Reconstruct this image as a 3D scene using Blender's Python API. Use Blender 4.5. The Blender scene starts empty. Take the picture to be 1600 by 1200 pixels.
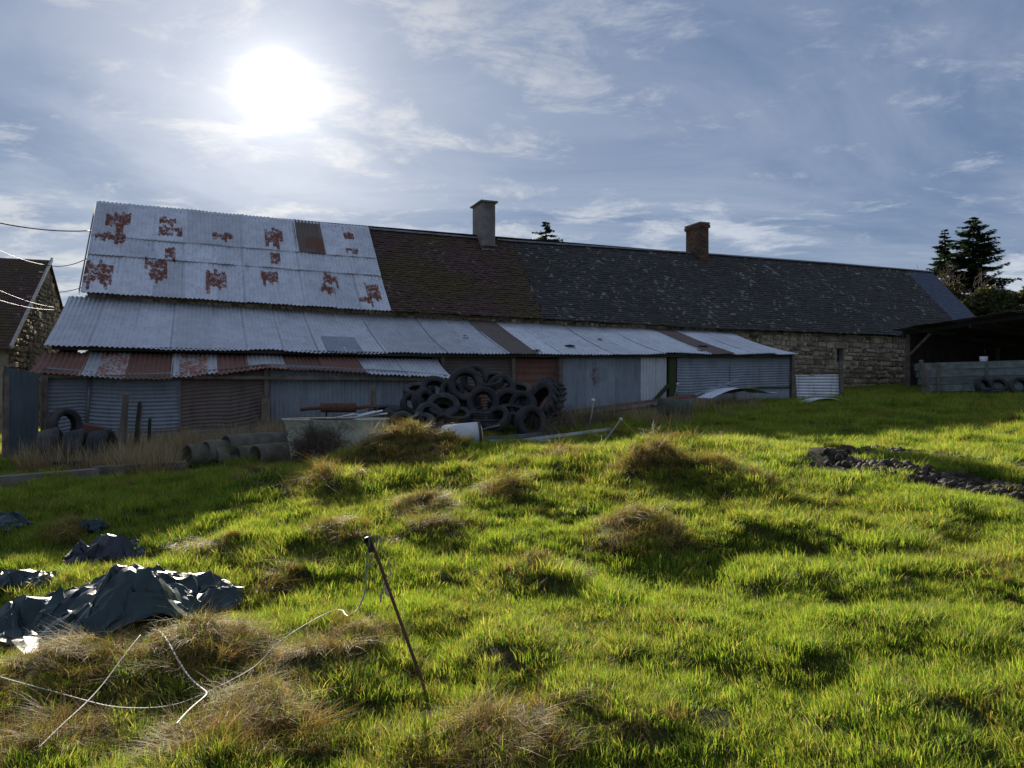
import bpy, bmesh, math, random
import numpy as np
from mathutils import Vector, Matrix, Euler
R_ = math.radians
sc = bpy.context.scene
C = sc.collection
random.seed(7)
rng = np.random.default_rng(7)

# ------------------------------------------------------------------ camera
EYE = 1.6; F = 1180.0; HZ = 606.0
PITCH = math.atan((HZ-600)/F)
cam = bpy.data.cameras.new('camera'); camo = bpy.data.objects.new('camera', cam); C.objects.link(camo)
cam.sensor_width = 36; cam.lens = F/1600*36; cam.clip_start = .05; cam.clip_end = 2000
camo.location = (0, 0, EYE); camo.rotation_euler = (math.pi/2+PITCH, 0, 0)
sc.camera = camo
sc.view_settings.view_transform = 'Standard'; sc.view_settings.look = 'None'
sc.view_settings.gamma = 1; sc.view_settings.exposure = 1.22
sc.cycles.max_bounces = 5; sc.cycles.diffuse_bounces = 3; sc.cycles.glossy_bounces = 2; sc.cycles.transmission_bounces = 3

# ------------------------------------------------------------------ node helpers
class NT:
    def __init__(s, nt): s.t = nt; s.n = nt.nodes; s.l = nt.links
    def put(s, sock, v):
        if isinstance(v, bpy.types.NodeSocket): s.l.new(v, sock)
        elif isinstance(v, (tuple, list)):
            v = tuple(v); n = len(sock.default_value)
            sock.default_value = v if len(v) == n else v+(1.0,)
        else: sock.default_value = v
    def node(s, typ, ins=None, **props):
        n = s.n.new(typ)
        for k, v in props.items(): setattr(n, k, v)
        for k, v in (ins or {}).items(): s.put(n.inputs[k], v)
        return n
    def m(s, op, a, b=0.0, c=None, clamp=False):
        n = s.n.new('ShaderNodeMath'); n.operation = op; n.use_clamp = clamp
        s.put(n.inputs[0], a); s.put(n.inputs[1], b)
        if c is not None: s.put(n.inputs[2], c)
        return n.outputs[0]
    def vm(s, op, a, b=(0, 0, 0), out=0):
        n = s.n.new('ShaderNodeVectorMath'); n.operation = op
        s.put(n.inputs[0], a); s.put(n.inputs[1], b); return n.outputs[out]
    def ramp(s, v, lo, hi, a=0.0, b=1.0):
        n = s.n.new('ShaderNodeMapRange'); n.interpolation_type = 'SMOOTHSTEP'
        for i, q in enumerate((v, lo, hi, a, b)): s.put(n.inputs[i], q)
        return n.outputs[0]
    def mix(s, f, a, b, mode='MIX'):
        n = s.n.new('ShaderNodeMix'); n.data_type = 'RGBA'; n.blend_type = mode
        s.put(n.inputs[0], f); s.put(n.inputs[6], a); s.put(n.inputs[7], b); return n.outputs[2]
    def noise(s, vec, scale, detail=3, rough=.55, dist=0.0, out=0):
        n = s.n.new('ShaderNodeTexNoise'); s.put(n.inputs['Vector'], vec)
        n.inputs['Scale'].default_value = scale; n.inputs['Detail'].default_value = detail
        n.inputs['Roughness'].default_value = rough; n.inputs['Distortion'].default_value = dist
        return n.outputs[out]

# ------------------------------------------------------------------ sky and sun
SKY_X, SKY_Y = 0.0, 0.0
SUN_EL = R_(20.8); SUN_AZ = R_(17.4)          # azimuth to the left of the view axis
SD = Vector((-math.sin(SUN_AZ)*math.cos(SUN_EL), math.cos(SUN_AZ)*math.cos(SUN_EL), math.sin(SUN_EL)))
w = bpy.data.worlds.new('World'); sc.world = w; w.use_nodes = True
T = NT(w.node_tree); T.n.clear()
sky = T.node('ShaderNodeTexSky', sky_type='NISHITA', sun_disc=False, sun_elevation=SUN_EL, sun_rotation=-SUN_AZ,
             air_density=1.0, dust_density=.2, ozone_density=2.0)
tc = T.node('ShaderNodeTexCoord').outputs['Generated']
d = T.vm('NORMALIZE', tc)
sep = T.node('ShaderNodeSeparateXYZ', {0: d}); dz = sep.outputs[2]
zz = T.m('ADD', T.m('MAXIMUM', dz, 0.0), .16)
comb = T.node('ShaderNodeCombineXYZ', {0: T.m('DIVIDE', sep.outputs[0], zz), 1: T.m('DIVIDE', sep.outputs[1], zz), 2: 0.0}).outputs[0]
dot = T.m('MAXIMUM', T.vm('DOT_PRODUCT', d, tuple(SD), out=1), 0.0)
# thin veil, streaks and small puffs
warp = T.vm('ADD', comb, (SKY_X, SKY_Y, 0))
stretch = T.vm('MULTIPLY', warp, (1.0, 1.7, 1))
n1 = T.noise(stretch, .62, 4, .5, .4)
n2 = T.noise(T.vm('MULTIPLY', warp, (1.0, 1.35, 1)), 3.4, 10, .68, .35)
n3 = T.noise(T.vm('MULTIPLY', warp, (.75, 1.2, 1)), .8, 7, .6, 1.2)
veil = T.ramp(n3, .34, .68)
puff = T.ramp(T.m('ADD', T.m('MULTIPLY', n1, .72), T.m('MULTIPLY', n2, .80)), .745, .93)
low = T.ramp(dz, .0, .5, 1.0, .55)
near = T.m('POWER', dot, 10.0)
vcol = T.mix(veil, (.060, .088, .150, 1), (.150, .172, .222, 1))
pcol = T.mix(near, (.27, .285, .32, 1), (.29, .28, .265, 1))
ccol = T.mix(T.m('MULTIPLY', puff, low), vcol, pcol)
base = T.node('ShaderNodeBackground', {0: sky.outputs[0], 1: .05})
cl = T.node('ShaderNodeBackground', {0: ccol, 1: 1.0})
mx = T.node('ShaderNodeMixShader', {0: .86, 1: base.outputs[0], 2: cl.outputs[0]})
# aureole of the sun seen through the thin cloud
au = T.m('ADD', T.m('MULTIPLY', T.m('POWER', dot, 3600.0), 2.2),
         T.m('ADD', T.m('MULTIPLY', T.m('POWER', dot, 300.0), .14), T.m('MULTIPLY', T.m('POWER', dot, 40.0), .13)))
ab = T.node('ShaderNodeBackground', {0: (1, .97, .90, 1), 1: au})
add = T.node('ShaderNodeAddShader', {0: mx.outputs[0], 1: ab.outputs[0]})
T.node('ShaderNodeOutputWorld', {0: add.outputs[0]})
sl = bpy.data.lights.new('sun', 'SUN'); sl.energy = 4.2; sl.angle = R_(.6); sl.color = (1, .90, .74)
slo = bpy.data.objects.new('sun', sl); C.objects.link(slo)
slo.rotation_euler = (-SD).to_track_quat('-Z', 'Y').to_euler(); slo.location = (0, 0, 40)

# ------------------------------------------------------------------ geometry frame (pixel rays -> real planes)
def ray(px, py):
    a = (px-800)/F; b = (600-py)/F
    return np.array([a, math.cos(PITCH)-b*math.sin(PITCH), math.sin(PITCH)+b*math.cos(PITCH)])
def at(px, py, Y):
    r = ray(px, py); q = r*(Y/r[1]); return Vector((q[0], q[1], q[2]+EYE))
O = np.array([-12.805, 23.326]); D = np.array([.92429, .38170]); N = np.array([.38170, -.92429])
BANG = math.atan2(D[1], D[0])
def Bp(u, v, z): return Vector((-12.805+u*.92429+v*.38170, 23.326+u*.38170-v*.92429, z))
def uv_of(x, y): q0 = x-O[0]; q1 = y-O[1]; return q0*D[0]+q1*D[1], q0*N[0]+q1*N[1]
def bp(px, py, v):
    r = ray(px, py); t = (v+O@N)/(r[:2]@N); q = r*t; return ((q[:2]-O)@D, q[2]+EYE)

# ------------------------------------------------------------------ ground height
def vnoise(x, y, seed=0):
    xi = np.floor(x); yi = np.floor(y); fx = x-xi; fy = y-yi
    fx = fx*fx*(3-2*fx); fy = fy*fy*(3-2*fy)
    def hsh(a, b):
        q = np.sin(a*127.1+b*311.7+seed*74.7)*43758.5453; return q-np.floor(q)
    return (hsh(xi, yi)*(1-fx)+hsh(xi+1, yi)*fx)*(1-fy)+(hsh(xi, yi+1)*(1-fx)+hsh(xi+1, yi+1)*fx)*fy
def fbm(x, y, seed=0, o=4):
    s = 0; a = .5
    for i in range(o): s = s+a*(vnoise(x*2**i, y*2**i, seed+i)-.5); a *= .55
    return s
def sst(x, a, b): t = np.clip((x-a)/(b-a), 0, 1); return t*t*(3-2*t)
def plane_h(x, y):
    xc = np.clip(x, -30, 24); yc = np.clip(y, -8, 33)
    return .0381*xc+.0323*yc
TUSS = []       # (x, y, radius, height) filled below from places in the field
def base_h(x, y):
    z = plane_h(x, y)
    z = z+.36*np.exp(-((y-9.9)/2.5)**2)*sst(x, -5.0, -1.5)*(1-.75*sst(x, 3.0, 7.0))
    z = z+.10*np.exp(-((y-8.6)/1.6)**2)*(1-sst(x, -5.0, -1.5))
    z = z+.42*np.exp(-((x+1.48)/.62)**2-((y-10.5)/.62)**2)+.17*np.exp(-((x+.75)/.5)**2-((y-12.0)/.5)**2)
    z = z+.28*np.exp(-((x+.7)/2.0)**2-((y-16.4)/1.5)**2)
    return z
def ground_pt(px, py):
    r = ray(px, py); t = 3.0
    for i in range(400):
        if EYE+r[2]*t < base_h(r[0]*t, r[1]*t): break
        t += .08
    return r[0]*t, r[1]*t
for (px, py, rad, hh) in [(215, 985, .34, .17), (320, 1040, .36, .12), (120, 1060, .4, .1), (375, 1165, .42, .12), (60, 1150, .4, .08), (480, 1050, .3, .1), (800, 1160, .45, .08), (560, 1010, .25, .06),
        (1015, 750, .5, .24), (990, 850, .55, .16), (1060, 700, .5, .15), (1285, 712, .3, .12), (660, 810, .45, .15), (545, 855, .45, .12), (690, 845, .35, .14), (500, 770, .5, .12), (410, 760, .5, .14),
        (880, 725, .5, .15), (1110, 755, .4, .12), (640, 690, .6, .05), (960, 695, .5, .15), 
        (850, 900, .4, .1), (780, 780, .45, .12), (330, 870, .4, .12), (440, 905, .35, .1), (1180, 770, .4, .1), (100, 840, .4, .1)]:
    gx, gy = ground_pt(px, py); TUSS.append((gx, gy, rad, hh))
MUD = []
for pts in ([(1330, 704), (1400, 707), (1470, 712), (1540, 722), (1640, 735)], [(1310, 722), (1400, 738), (1480, 750), (1560, 762), (1680, 785)]):
    MUD.append([ground_pt(*p) for p in pts])
def seg_dist(x, y, pts):
    best = np.full(np.shape(x), 1e9)
    for (ax, ay), (bx, by) in zip(pts[:-1], pts[1:]):
        dx, dy = bx-ax, by-ay; t = np.clip(((x-ax)*dx+(y-ay)*dy)/(dx*dx+dy*dy), 0, 1)
        best = np.minimum(best, np.hypot(x-ax-t*dx, y-ay-t*dy))
    return best
def mud_mask(x, y):
    m = np.maximum(1-sst(seg_dist(x, y, MUD[0]), .3, .75), 1-sst(seg_dist(x, y, MUD[1]), .32, .8))
    return m*sst(vnoise(x*2.2, y*2.2, 5)+.35*vnoise(x*6, y*6, 8), .25, .75)
def hfun(x, y):
    x = np.asarray(x, float); y = np.asarray(y, float)
    z = base_h(x, y)
    u, v = uv_of(x, y)
    tap = 1-sst(y, 16, 26)*.75
    tap = tap*(.15+.85*sst(np.minimum(seg_dist(x, y, MUD[0]), seg_dist(x, y, MUD[1])), .5, 1.5))
    z = z+tap*(.18*fbm(x*.55, y*.55, 11, 3)+.36*fbm(x*1.7+9, y*1.7, 23, 3))
    for (tx, ty, rad, hh) in TUSS: z = z+1.3*hh*np.exp(-((x-tx)**2+(y-ty)**2)/(rad*.75)**2)
    z = z-.05*mud_mask(x, y)+.10*mud_mask(x, y)*fbm(x*3.5, y*3.5, 41, 3)
    return z
def gz(x, y): return float(hfun(x, y))

# ------------------------------------------------------------------ object helpers
def tag(o, label=None, cat=None, group=None, kind=None):
    if label: o['label'] = label
    if cat: o['category'] = cat
    if group: o['group'] = group
    if kind: o['kind'] = kind
    return o
def empty(name, loc, rz=0, label=None, cat=None, group=None):
    o = bpy.data.objects.new(name, None); C.objects.link(o); o.location = loc; o.rotation_euler = (0, 0, rz)
    o.empty_display_size = .2
    return tag(o, label, cat, group)
def link(name, me, parent=None, mat=None, loc=None, rot=None):
    o = bpy.data.objects.new(name, me); C.objects.link(o)
    if mat is not None and not me.materials: me.materials.append(mat)
    if loc is not None: o.location = loc
    if rot is not None: o.rotation_euler = rot
    if parent is not None: o.parent = parent
    return o
def pyd(name, V, Fc, mat=None, smooth=False):
    me = bpy.data.meshes.new(name); me.from_pydata([tuple(map(float, q)) for q in V], [], [tuple(map(int, f)) for f in Fc])
    if mat: me.materials.append(mat)
    if smooth: me.polygons.foreach_set('use_smooth', [True]*len(me.polygons))
    me.update(); return me
class MB:
    def __init__(s): s.V = []; s.F = []
    def add(s, V, Fc):
        o = len(s.V); s.V += [tuple(q) for q in V]; s.F += [tuple(i+o for i in f) for f in Fc]; return s
    def box(s, c, size, rot=None, jit=0):
        c = Vector(c); hx, hy, hz = [q/2 for q in size]
        M = (rot if isinstance(rot, Matrix) else Euler(rot or (0, 0, 0)).to_matrix())
        V = []
        for x, y, z in ((-1,-1,-1),(1,-1,-1),(1,1,-1),(-1,1,-1),(-1,-1,1),(1,-1,1),(1,1,1),(-1,1,1)):
            V.append(c+M@Vector((x*hx+random.uniform(-jit, jit), y*hy+random.uniform(-jit, jit), z*hz+random.uniform(-jit, jit))))
        return s.add(V, [(0,3,2,1),(4,5,6,7),(0,1,5,4),(1,2,6,5),(2,3,7,6),(3,0,4,7)])
    def beam(s, a, b, w, h=None, jit=0, roll=0):
        a = Vector(a); b = Vector(b); dd = b-a; h = h or w
        q = dd.to_track_quat('Z', 'Y').to_matrix() @ Matrix.Rotation(roll, 3, 'Z')
        return s.box((a+b)/2, (w, h, dd.length), q, jit)
    def tube(s, pts, r, n=7, r2=None, flat=1.0, cap=True):
        pts = [Vector(p) for p in pts]; base = len(s.V); m = len(pts)
        for i, p in enumerate(pts):
            t = (pts[min(i+1, m-1)]-pts[max(i-1, 0)]).normalized()
            a = t.orthogonal().normalized() if abs(t.z) > .9 else Vector((0, 0, 1)).cross(t).normalized()
            b = t.cross(a)
            rr = r if r2 is None else r+(r2-r)*i/(m-1)
            for k in range(n):
                th = 2*math.pi*k/n; s.V.append(tuple(p+a*math.cos(th)*rr+b*math.sin(th)*rr*flat))
        for i in range(m-1):
            for k in range(n):
                s.F.append((base+i*n+k, base+i*n+(k+1)%n, base+(i+1)*n+(k+1)%n, base+(i+1)*n+k))
        if cap:
            s.F.append(tuple(base+k for k in range(n))[::-1]); s.F.append(tuple(base+(m-1)*n+k for k in range(n)))
        return s
    def lathe(s, prof, n=24, axis='X', close=False, M=None):
        base = len(s.V); k = len(prof)
        for i in range(n):
            th = 2*math.pi*i/n; cs, sn = math.cos(th), math.sin(th)
            for (r, x) in prof:
                p = Vector((x, r*cs, r*sn)) if axis == 'X' else Vector((r*cs, r*sn, x))
                s.V.append(tuple(M@p if M else p))
        for i in range(n):
            j = (i+1) % n
            for q in range(k-1 if not close else k):
                q2 = (q+1) % k
                s.F.append((base+i*k+q, base+j*k+q, base+j*k+q2, base+i*k+q2))
        return s
    def build(s, name, mat, parent=None, smooth=False, bevel=0):
        me = pyd(name, s.V, s.F, mat, smooth)
        if bevel:
            bm = bmesh.new(); bm.from_mesh(me)
            bmesh.ops.bevel(bm, geom=list(bm.edges), offset=bevel, segments=1, affect='EDGES'); bm.to_mesh(me); bm.free()
        return link(name, me, parent)

# ------------------------------------------------------------------ materials
MATS = {}
def newmat(name):
    m = bpy.data.materials.new(name); m.use_nodes = True; t = NT(m.node_tree); t.n.clear(); MATS[name] = m
    t.out = t.node('ShaderNodeOutputMaterial')
    return m, t
def finish(t, col, rough=.8, metal=0.0, bump=None, bdist=.02, bstr=.5, spec=.4):
    b = t.node('ShaderNodeBsdfPrincipled', {'Base Color': col, 'Roughness': rough, 'Metallic': metal})
    b.inputs['Specular IOR Level'].default_value = spec
    if bump is not None:
        bn = t.node('ShaderNodeBump', {'Strength': bstr, 'Distance': bdist, 'Height': bump}); t.l.new(bn.outputs[0], b.inputs['Normal'])
    t.l.new(b.outputs[0], t.out.inputs[0]); return b
def simple(name, c1, c2, scale=6, rough=.8, metal=0.0, bump=.3, bscale=None, spec=.4, c3=None, isl=0.0, obj=True):
    """two-tone noise material with optional third stain tone and per-piece variation"""
    m, t = newmat(name)
    co = t.node('ShaderNodeTexCoord').outputs['Object']
    oi = t.node('ShaderNodeObjectInfo').outputs['Random']
    co = t.vm('ADD', co, t.node('ShaderNodeCombineXYZ', {0: t.m('MULTIPLY', oi, 37.0), 1: t.m('MULTIPLY', oi, 11.0), 2: 0.0}).outputs[0])
    n = t.noise(co, scale, 5, .6)
    col = t.mix(t.ramp(n, .35, .65), c1, c2)
    if c3: col = t.mix(t.ramp(t.noise(co, scale*.37, 6, .65), .52, .66), col, c3)
    if isl:
        r = t.m('FRACT', t.m('ADD', t.node('ShaderNodeNewGeometry').outputs['Random Per Island'], t.m('MULTIPLY', oi, 5.7)))
        v = t.m('ADD', t.m('MULTIPLY', r, isl*2), 1-isl)
        col = t.mix(1.0, col, t.node('ShaderNodeCombineColor', {0: v, 1: v, 2: v}).outputs[0], 'MULTIPLY')
    elif obj:
        v = t.m('ADD', t.m('MULTIPLY', oi, .3), .85)
        col = t.mix(1.0, col, t.node('ShaderNodeCombineColor', {0: v, 1: v, 2: v}).outputs[0], 'MULTIPLY')
    finish(t, col, rough, metal, t.noise(co, bscale or scale*4, 4, .6), .02, bump, spec)
    return m
def tin(name, c, rustc=(.135, .046, .028), base_rust=0.0, rough=.5, metal=.35, c2=None):
    """corrugated iron: zinc with streaks; rust where the 'rust' attribute or the noise says so"""
    m, t = newmat(name)
    co = t.node('ShaderNodeTexCoord').outputs['Object']
    oi = t.node('ShaderNodeObjectInfo').outputs['Random']
    off = t.node('ShaderNodeCombineXYZ', {0: t.m('MULTIPLY', oi, 50.0), 1: t.m('MULTIPLY', oi, 23.0), 2: 0.0}).outputs[0]
    co = t.vm('ADD', co, off)
    n = t.noise(co, 2.2, 6, .65)
    v = t.m('ADD', t.m('MULTIPLY', oi, .28), .86)
    zinc = t.mix(t.ramp(n, .3, .7), c, c2 or tuple(q*.8 for q in c[:3])+(1,))
    zinc = t.mix(1.0, zinc, t.node('ShaderNodeCombineColor', {0: v, 1: v, 2: v}).outputs[0], 'MULTIPLY')
    stk = t.noise(t.vm('MULTIPLY', co, (5.0, 5.0, .7)), 1.6, 5, .65)
    zinc = t.mix(t.m('MULTIPLY', t.ramp(stk, .48, .72), .45), zinc, tuple(q*w_ for q, w_ in zip(c, (.42, .38, .34)))+(1,))
    at_ = t.node('ShaderNodeAttribute', attribute_name='rust').outputs['Fac']
    fine = t.noise(co, 9.0, 5, .7)
    k = t.m('ADD', t.m('ADD', at_, base_rust), t.m('MULTIPLY', t.m('SUBTRACT', fine, .5), 1.25))
    k = t.m('ADD', k, t.m('MULTIPLY', t.m('SUBTRACT', n, .5), .5))
    rm = t.ramp(k, .38, .64)
    rc = t.mix(t.noise(co, 14.0, 4, .6), rustc, tuple(q*1.75 for q in rustc))
    col = t.mix(rm, zinc, rc)
    b = finish(t, col, t.m('ADD', t.m('MULTIPLY', rm, .4), rough, clamp=True), t.m('MULTIPLY', t.m('SUBTRACT', 1.0, rm), metal), t.noise(co, 30.0, 3), .01, .15)
    return m

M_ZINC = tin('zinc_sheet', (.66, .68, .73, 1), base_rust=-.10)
M_ZINC_OLD = tin('aged_zinc_sheet', (.60, .62, .66, 1), base_rust=.10)
M_ZINC_NEW = tin('bright_zinc_sheet', (.76, .79, .84, 1), base_rust=-.2, rough=.4)
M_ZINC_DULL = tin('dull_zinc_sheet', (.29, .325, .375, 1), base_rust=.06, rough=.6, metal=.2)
M_DARKZ = tin('dark_zinc_sheet', (.10, .125, .14, 1), base_rust=.0, rough=.7, metal=.1)
M_RUST = tin('rusty_sheet', (.20, .10, .075, 1), (.16, .05, .03), base_rust=.35, rough=.8, metal=.0)
M_RUSTZ = tin('half_rusted_sheet', (.52, .53, .54, 1), (.20, .07, .04), base_rust=.40)
M_BROWN = tin('brown_sheet', (.17, .13, .115, 1), (.12, .06, .04), base_rust=.25, rough=.75, metal=.05)
M_WOOD = simple('weathered_wood', (.20, .165, .13, 1), (.12, .095, .075, 1), 5, .9, bump=.6, bscale=30)
M_MOSSWOOD = simple('mossy_wood', (.06, .055, .035, 1), (.045, .07, .018, 1), 4, .95, bump=.6, bscale=25)
M_DARKWOOD = simple('dark_boards', (.045, .038, .03, 1), (.03, .027, .022, 1), 4, .9, bump=.5, bscale=22)
M_MORTAR = simple('lime_mortar', (.42, .355, .26, 1), (.27, .23, .165, 1), 3, .95, bump=.6, c3=(.10, .11, .05, 1))
M_STONE = simple('field_stone', (.46, .375, .26, 1), (.28, .23, .165, 1), 5, .9, bump=.6, c3=(.10, .095, .065, 1), isl=.55)
M_RENDER = simple('chimney_render', (.21, .185, .18, 1), (.145, .13, .125, 1), 3, .9, bump=.4, c3=(.09, .09, .07, 1))
M_BRICK = simple('old_brick', (.145, .075, .052, 1), (.09, .055, .042, 1), 8, .9, bump=.4, isl=.35, c3=(.10, .10, .06, 1))
M_TYRE = simple('tyre_rubber', (.020, .021, .023, 1), (.040, .041, .042, 1), 4, .75, bump=.3, c3=(.075, .072, .058, 1))
M_PIPE = simple('concrete_pipe', (.19, .17, .13, 1), (.12, .11, .085, 1), 5, .9, bump=.5, c3=(.075, .10, .03, 1))
M_CONC = simple('grey_concrete', (.24, .22, .19, 1), (.16, .15, .125, 1), 4, .9, bump=.5, c3=(.10, .11, .06, 1))
M_ENAMEL = simple('old_enamel', (.66, .66, .56, 1), (.50, .53, .43, 1), 4, .4, bump=.1, c3=(.20, .25, .13, 1))
M_WHITE = simple('white_paint', (.74, .75, .77, 1), (.62, .63, .66, 1), 4, .35, bump=.1)
M_RUSTIRON = simple('rusted_iron', (.15, .06, .035, 1), (.085, .04, .03, 1), 12, .85, bump=.5)
M_STEEL = simple('grey_steel', (.22, .24, .26, 1), (.14, .155, .165, 1), 5, .5, .4, bump=.15, c3=(.14, .10, .075, 1))
M_RED = simple('faded_red_paint', (.28, .06, .045, 1), (.18, .06, .05, 1), 7, .6, bump=.1)
M_TAPE = simple('fence_tape', (.34, .33, .29, 1), (.24, .235, .21, 1), 14, .6, bump=.1)
M_CABLE = simple('cable', (.05, .05, .055, 1), (.03, .03, .03, 1), 5, .6, bump=0)
M_CABLEW = simple('pale_cable', (.22, .215, .21, 1), (.18, .18, .175, 1), 5, .6, bump=0)
M_BLACKP = simple('black_plastic', (.012, .012, .013, 1), (.02, .02, .02, 1), 9, .4, bump=.1)
M_YELLOW = simple('yellow_stake', (.55, .33, .05, 1), (.40, .25, .06, 1), 9, .6, bump=.1)
M_DARK = simple('dark_recess', (.012, .012, .012, 1), (.02, .02, .02, 1), 4, .9, bump=0)
M_GLASS = simple('window_glass', (.02, .025, .03, 1), (.03, .035, .04, 1), 3, .08, bump=0, spec=.6)
M_BOARD = simple('grey_green_boards', (.20, .235, .22, 1), (.13, .155, .15, 1), 4, .7, bump=.3, c3=(.12, .12, .07, 1))
M_BARK = simple('bark', (.075, .06, .045, 1), (.045, .038, .03, 1), 8, .95, bump=.6)
M_TWIG = simple('twigs', (.16, .115, .085, 1), (.10, .075, .06, 1), 8, .9, bump=.1)
M_VERGE = simple('verge_board', (.50, .50, .50, 1), (.38, .38, .38, 1), 5, .7, bump=.1)

def slate_mat(name, a, b, lichen, amount, moss, mossamt):
    m, t = newmat(name)
    co = t.node('ShaderNodeTexCoord').outputs['Object']
    r = t.node('ShaderNodeNewGeometry').outputs['Random Per Island']
    col = t.mix(r, a, b)
    pat = t.noise(co, .45, 5, .6)
    col = t.mix(t.m('MULTIPLY', t.ramp(pat, .40, .62), mossamt), col, moss)
    spots = t.ramp(t.m('ADD', t.noise(co, 5.5, 3, .55), t.m('MULTIPLY', t.noise(co, .8, 3), .45)), .86-amount, .93-amount)
    keep = t.ramp(t.m('FRACT', t.m('MULTIPLY', r, 7.31)), .45, .5)
    col = t.mix(t.m('MULTIPLY', spots, t.m('MULTIPLY', keep, .8)), col, lichen)
    finish(t, col, .82, 0.0, t.noise(co, 25.0, 3), .01, .3, .25)
    return m
M_SL_A = slate_mat('mossy_shingle', (.070, .042, .040, 1), (.105, .060, .054, 1), (.22, .20, .14, 1), .0, (.075, .06, .018, 1), .75)
M_SL_B = slate_mat('lichen_slate', (.044, .042, .044, 1), (.078, .072, .070, 1), (.25, .25, .21, 1), .06, (.048, .05, .035, 1), .5)
M_SL_C = slate_mat('blue_slate', (.07, .085, .125, 1), (.10, .12, .165, 1), (.22, .24, .27, 1), -.1, (.07, .08, .11, 1), .2)

def ground_mat():
    m, t = newmat('field_soil')
    co = t.node('ShaderNodeTexCoord').outputs['Object']
    n = t.noise(co, 1.3, 6, .62); n2 = t.noise(co, 9.0, 5, .65)
    g = t.mix(t.ramp(n2, .35, .65), (.040, .052, .010, 1), (.068, .078, .016, 1))
    dry = t.mix(n2, (.060, .045, .018, 1), (.105, .078, .03, 1))
    col = t.mix(t.ramp(n, .52, .64), g, dry)
    mud = t.mix(t.ramp(n2, .35, .7), (.028, .022, .017, 1), (.065, .052, .04, 1))
    mk = t.node('ShaderNodeAttribute', attribute_name='mud').outputs['Fac']
    col = t.mix(mk, col, mud)
    finish(t, col, t.m('SUBTRACT', .95, t.m('MULTIPLY', mk, .2)), 0.0, t.noise(co, 16.0, 8, .75), .09, 1.0, .25)
    return m
M_GROUND = ground_mat()
def blade_mat(name, trans=.45, tint=(1, 1, 1, 1)):
    m, t = newmat(name)
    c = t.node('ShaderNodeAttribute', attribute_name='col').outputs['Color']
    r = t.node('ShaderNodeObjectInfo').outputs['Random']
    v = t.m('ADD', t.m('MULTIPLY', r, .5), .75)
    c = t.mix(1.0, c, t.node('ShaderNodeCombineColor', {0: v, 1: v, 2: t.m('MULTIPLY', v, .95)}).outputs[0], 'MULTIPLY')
    b = t.node('ShaderNodeBsdfPrincipled', {'Base Color': c, 'Roughness': .6}); b.inputs['Specular IOR Level'].default_value = .2
    tr = t.node('ShaderNodeBsdfTranslucent', {0: t.mix(1.0, c, (1.5, 1.45, .9, 1), 'MULTIPLY')})
    mx = t.node('ShaderNodeMixShader', {0: trans, 1: b.outputs[0], 2: tr.outputs[0]})
    t.l.new(mx.outputs[0], t.out.inputs[0]); return m
M_BLADE = blade_mat('grass_blade', .58)
M_STRAW = blade_mat('dry_blade', .35)
M_LEAF = blade_mat('leaf', .25)

# ------------------------------------------------------------------ ground sheet
def axis(lo, hi, fine_lo, fine_hi, step, grow=1.16):
    a = list(np.arange(fine_lo, fine_hi, step)); s = step; x = fine_lo
    left = []
    while x > lo: s *= grow; x -= s; left.append(x)
    s = step; x = a[-1]; right = []
    while x < hi: s *= grow; x += s; right.append(x)
    return np.array(left[::-1]+a+right)
gxs = axis(-500, 500, -9, 14, .085); gys = axis(-60, 700, 2.2, 19, .085)
GX, GY = np.meshgrid(gxs, gys); GZ = hfun(GX, GY)
nx, ny = len(gxs), len(gys)
V = np.stack([GX, GY, GZ], -1).reshape(-1, 3)
ii = np.arange(nx*ny).reshape(ny, nx)
Fq = np.stack([ii[:-1, :-1], ii[:-1, 1:], ii[1:, 1:], ii[1:, :-1]], -1).reshape(-1, 4)
me = bpy.data.meshes.new('ground'); me.vertices.add(len(V)); me.vertices.foreach_set('co', V.ravel())
me.loops.add(Fq.size); me.loops.foreach_set('vertex_index', Fq.ravel().astype(np.int32))
me.polygons.add(len(Fq)); me.polygons.foreach_set('loop_start', np.arange(0, Fq.size, 4, dtype=np.int32))
me.polygons.foreach_set('use_smooth', np.ones(len(Fq), bool)); me.update(); me.validate()
a = me.attributes.new('mud', 'FLOAT', 'POINT'); a.data.foreach_set('value', mud_mask(GX, GY).ravel().astype(np.float32))
link('ground', me, None, M_GROUND)['kind'] = 'structure'

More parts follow.
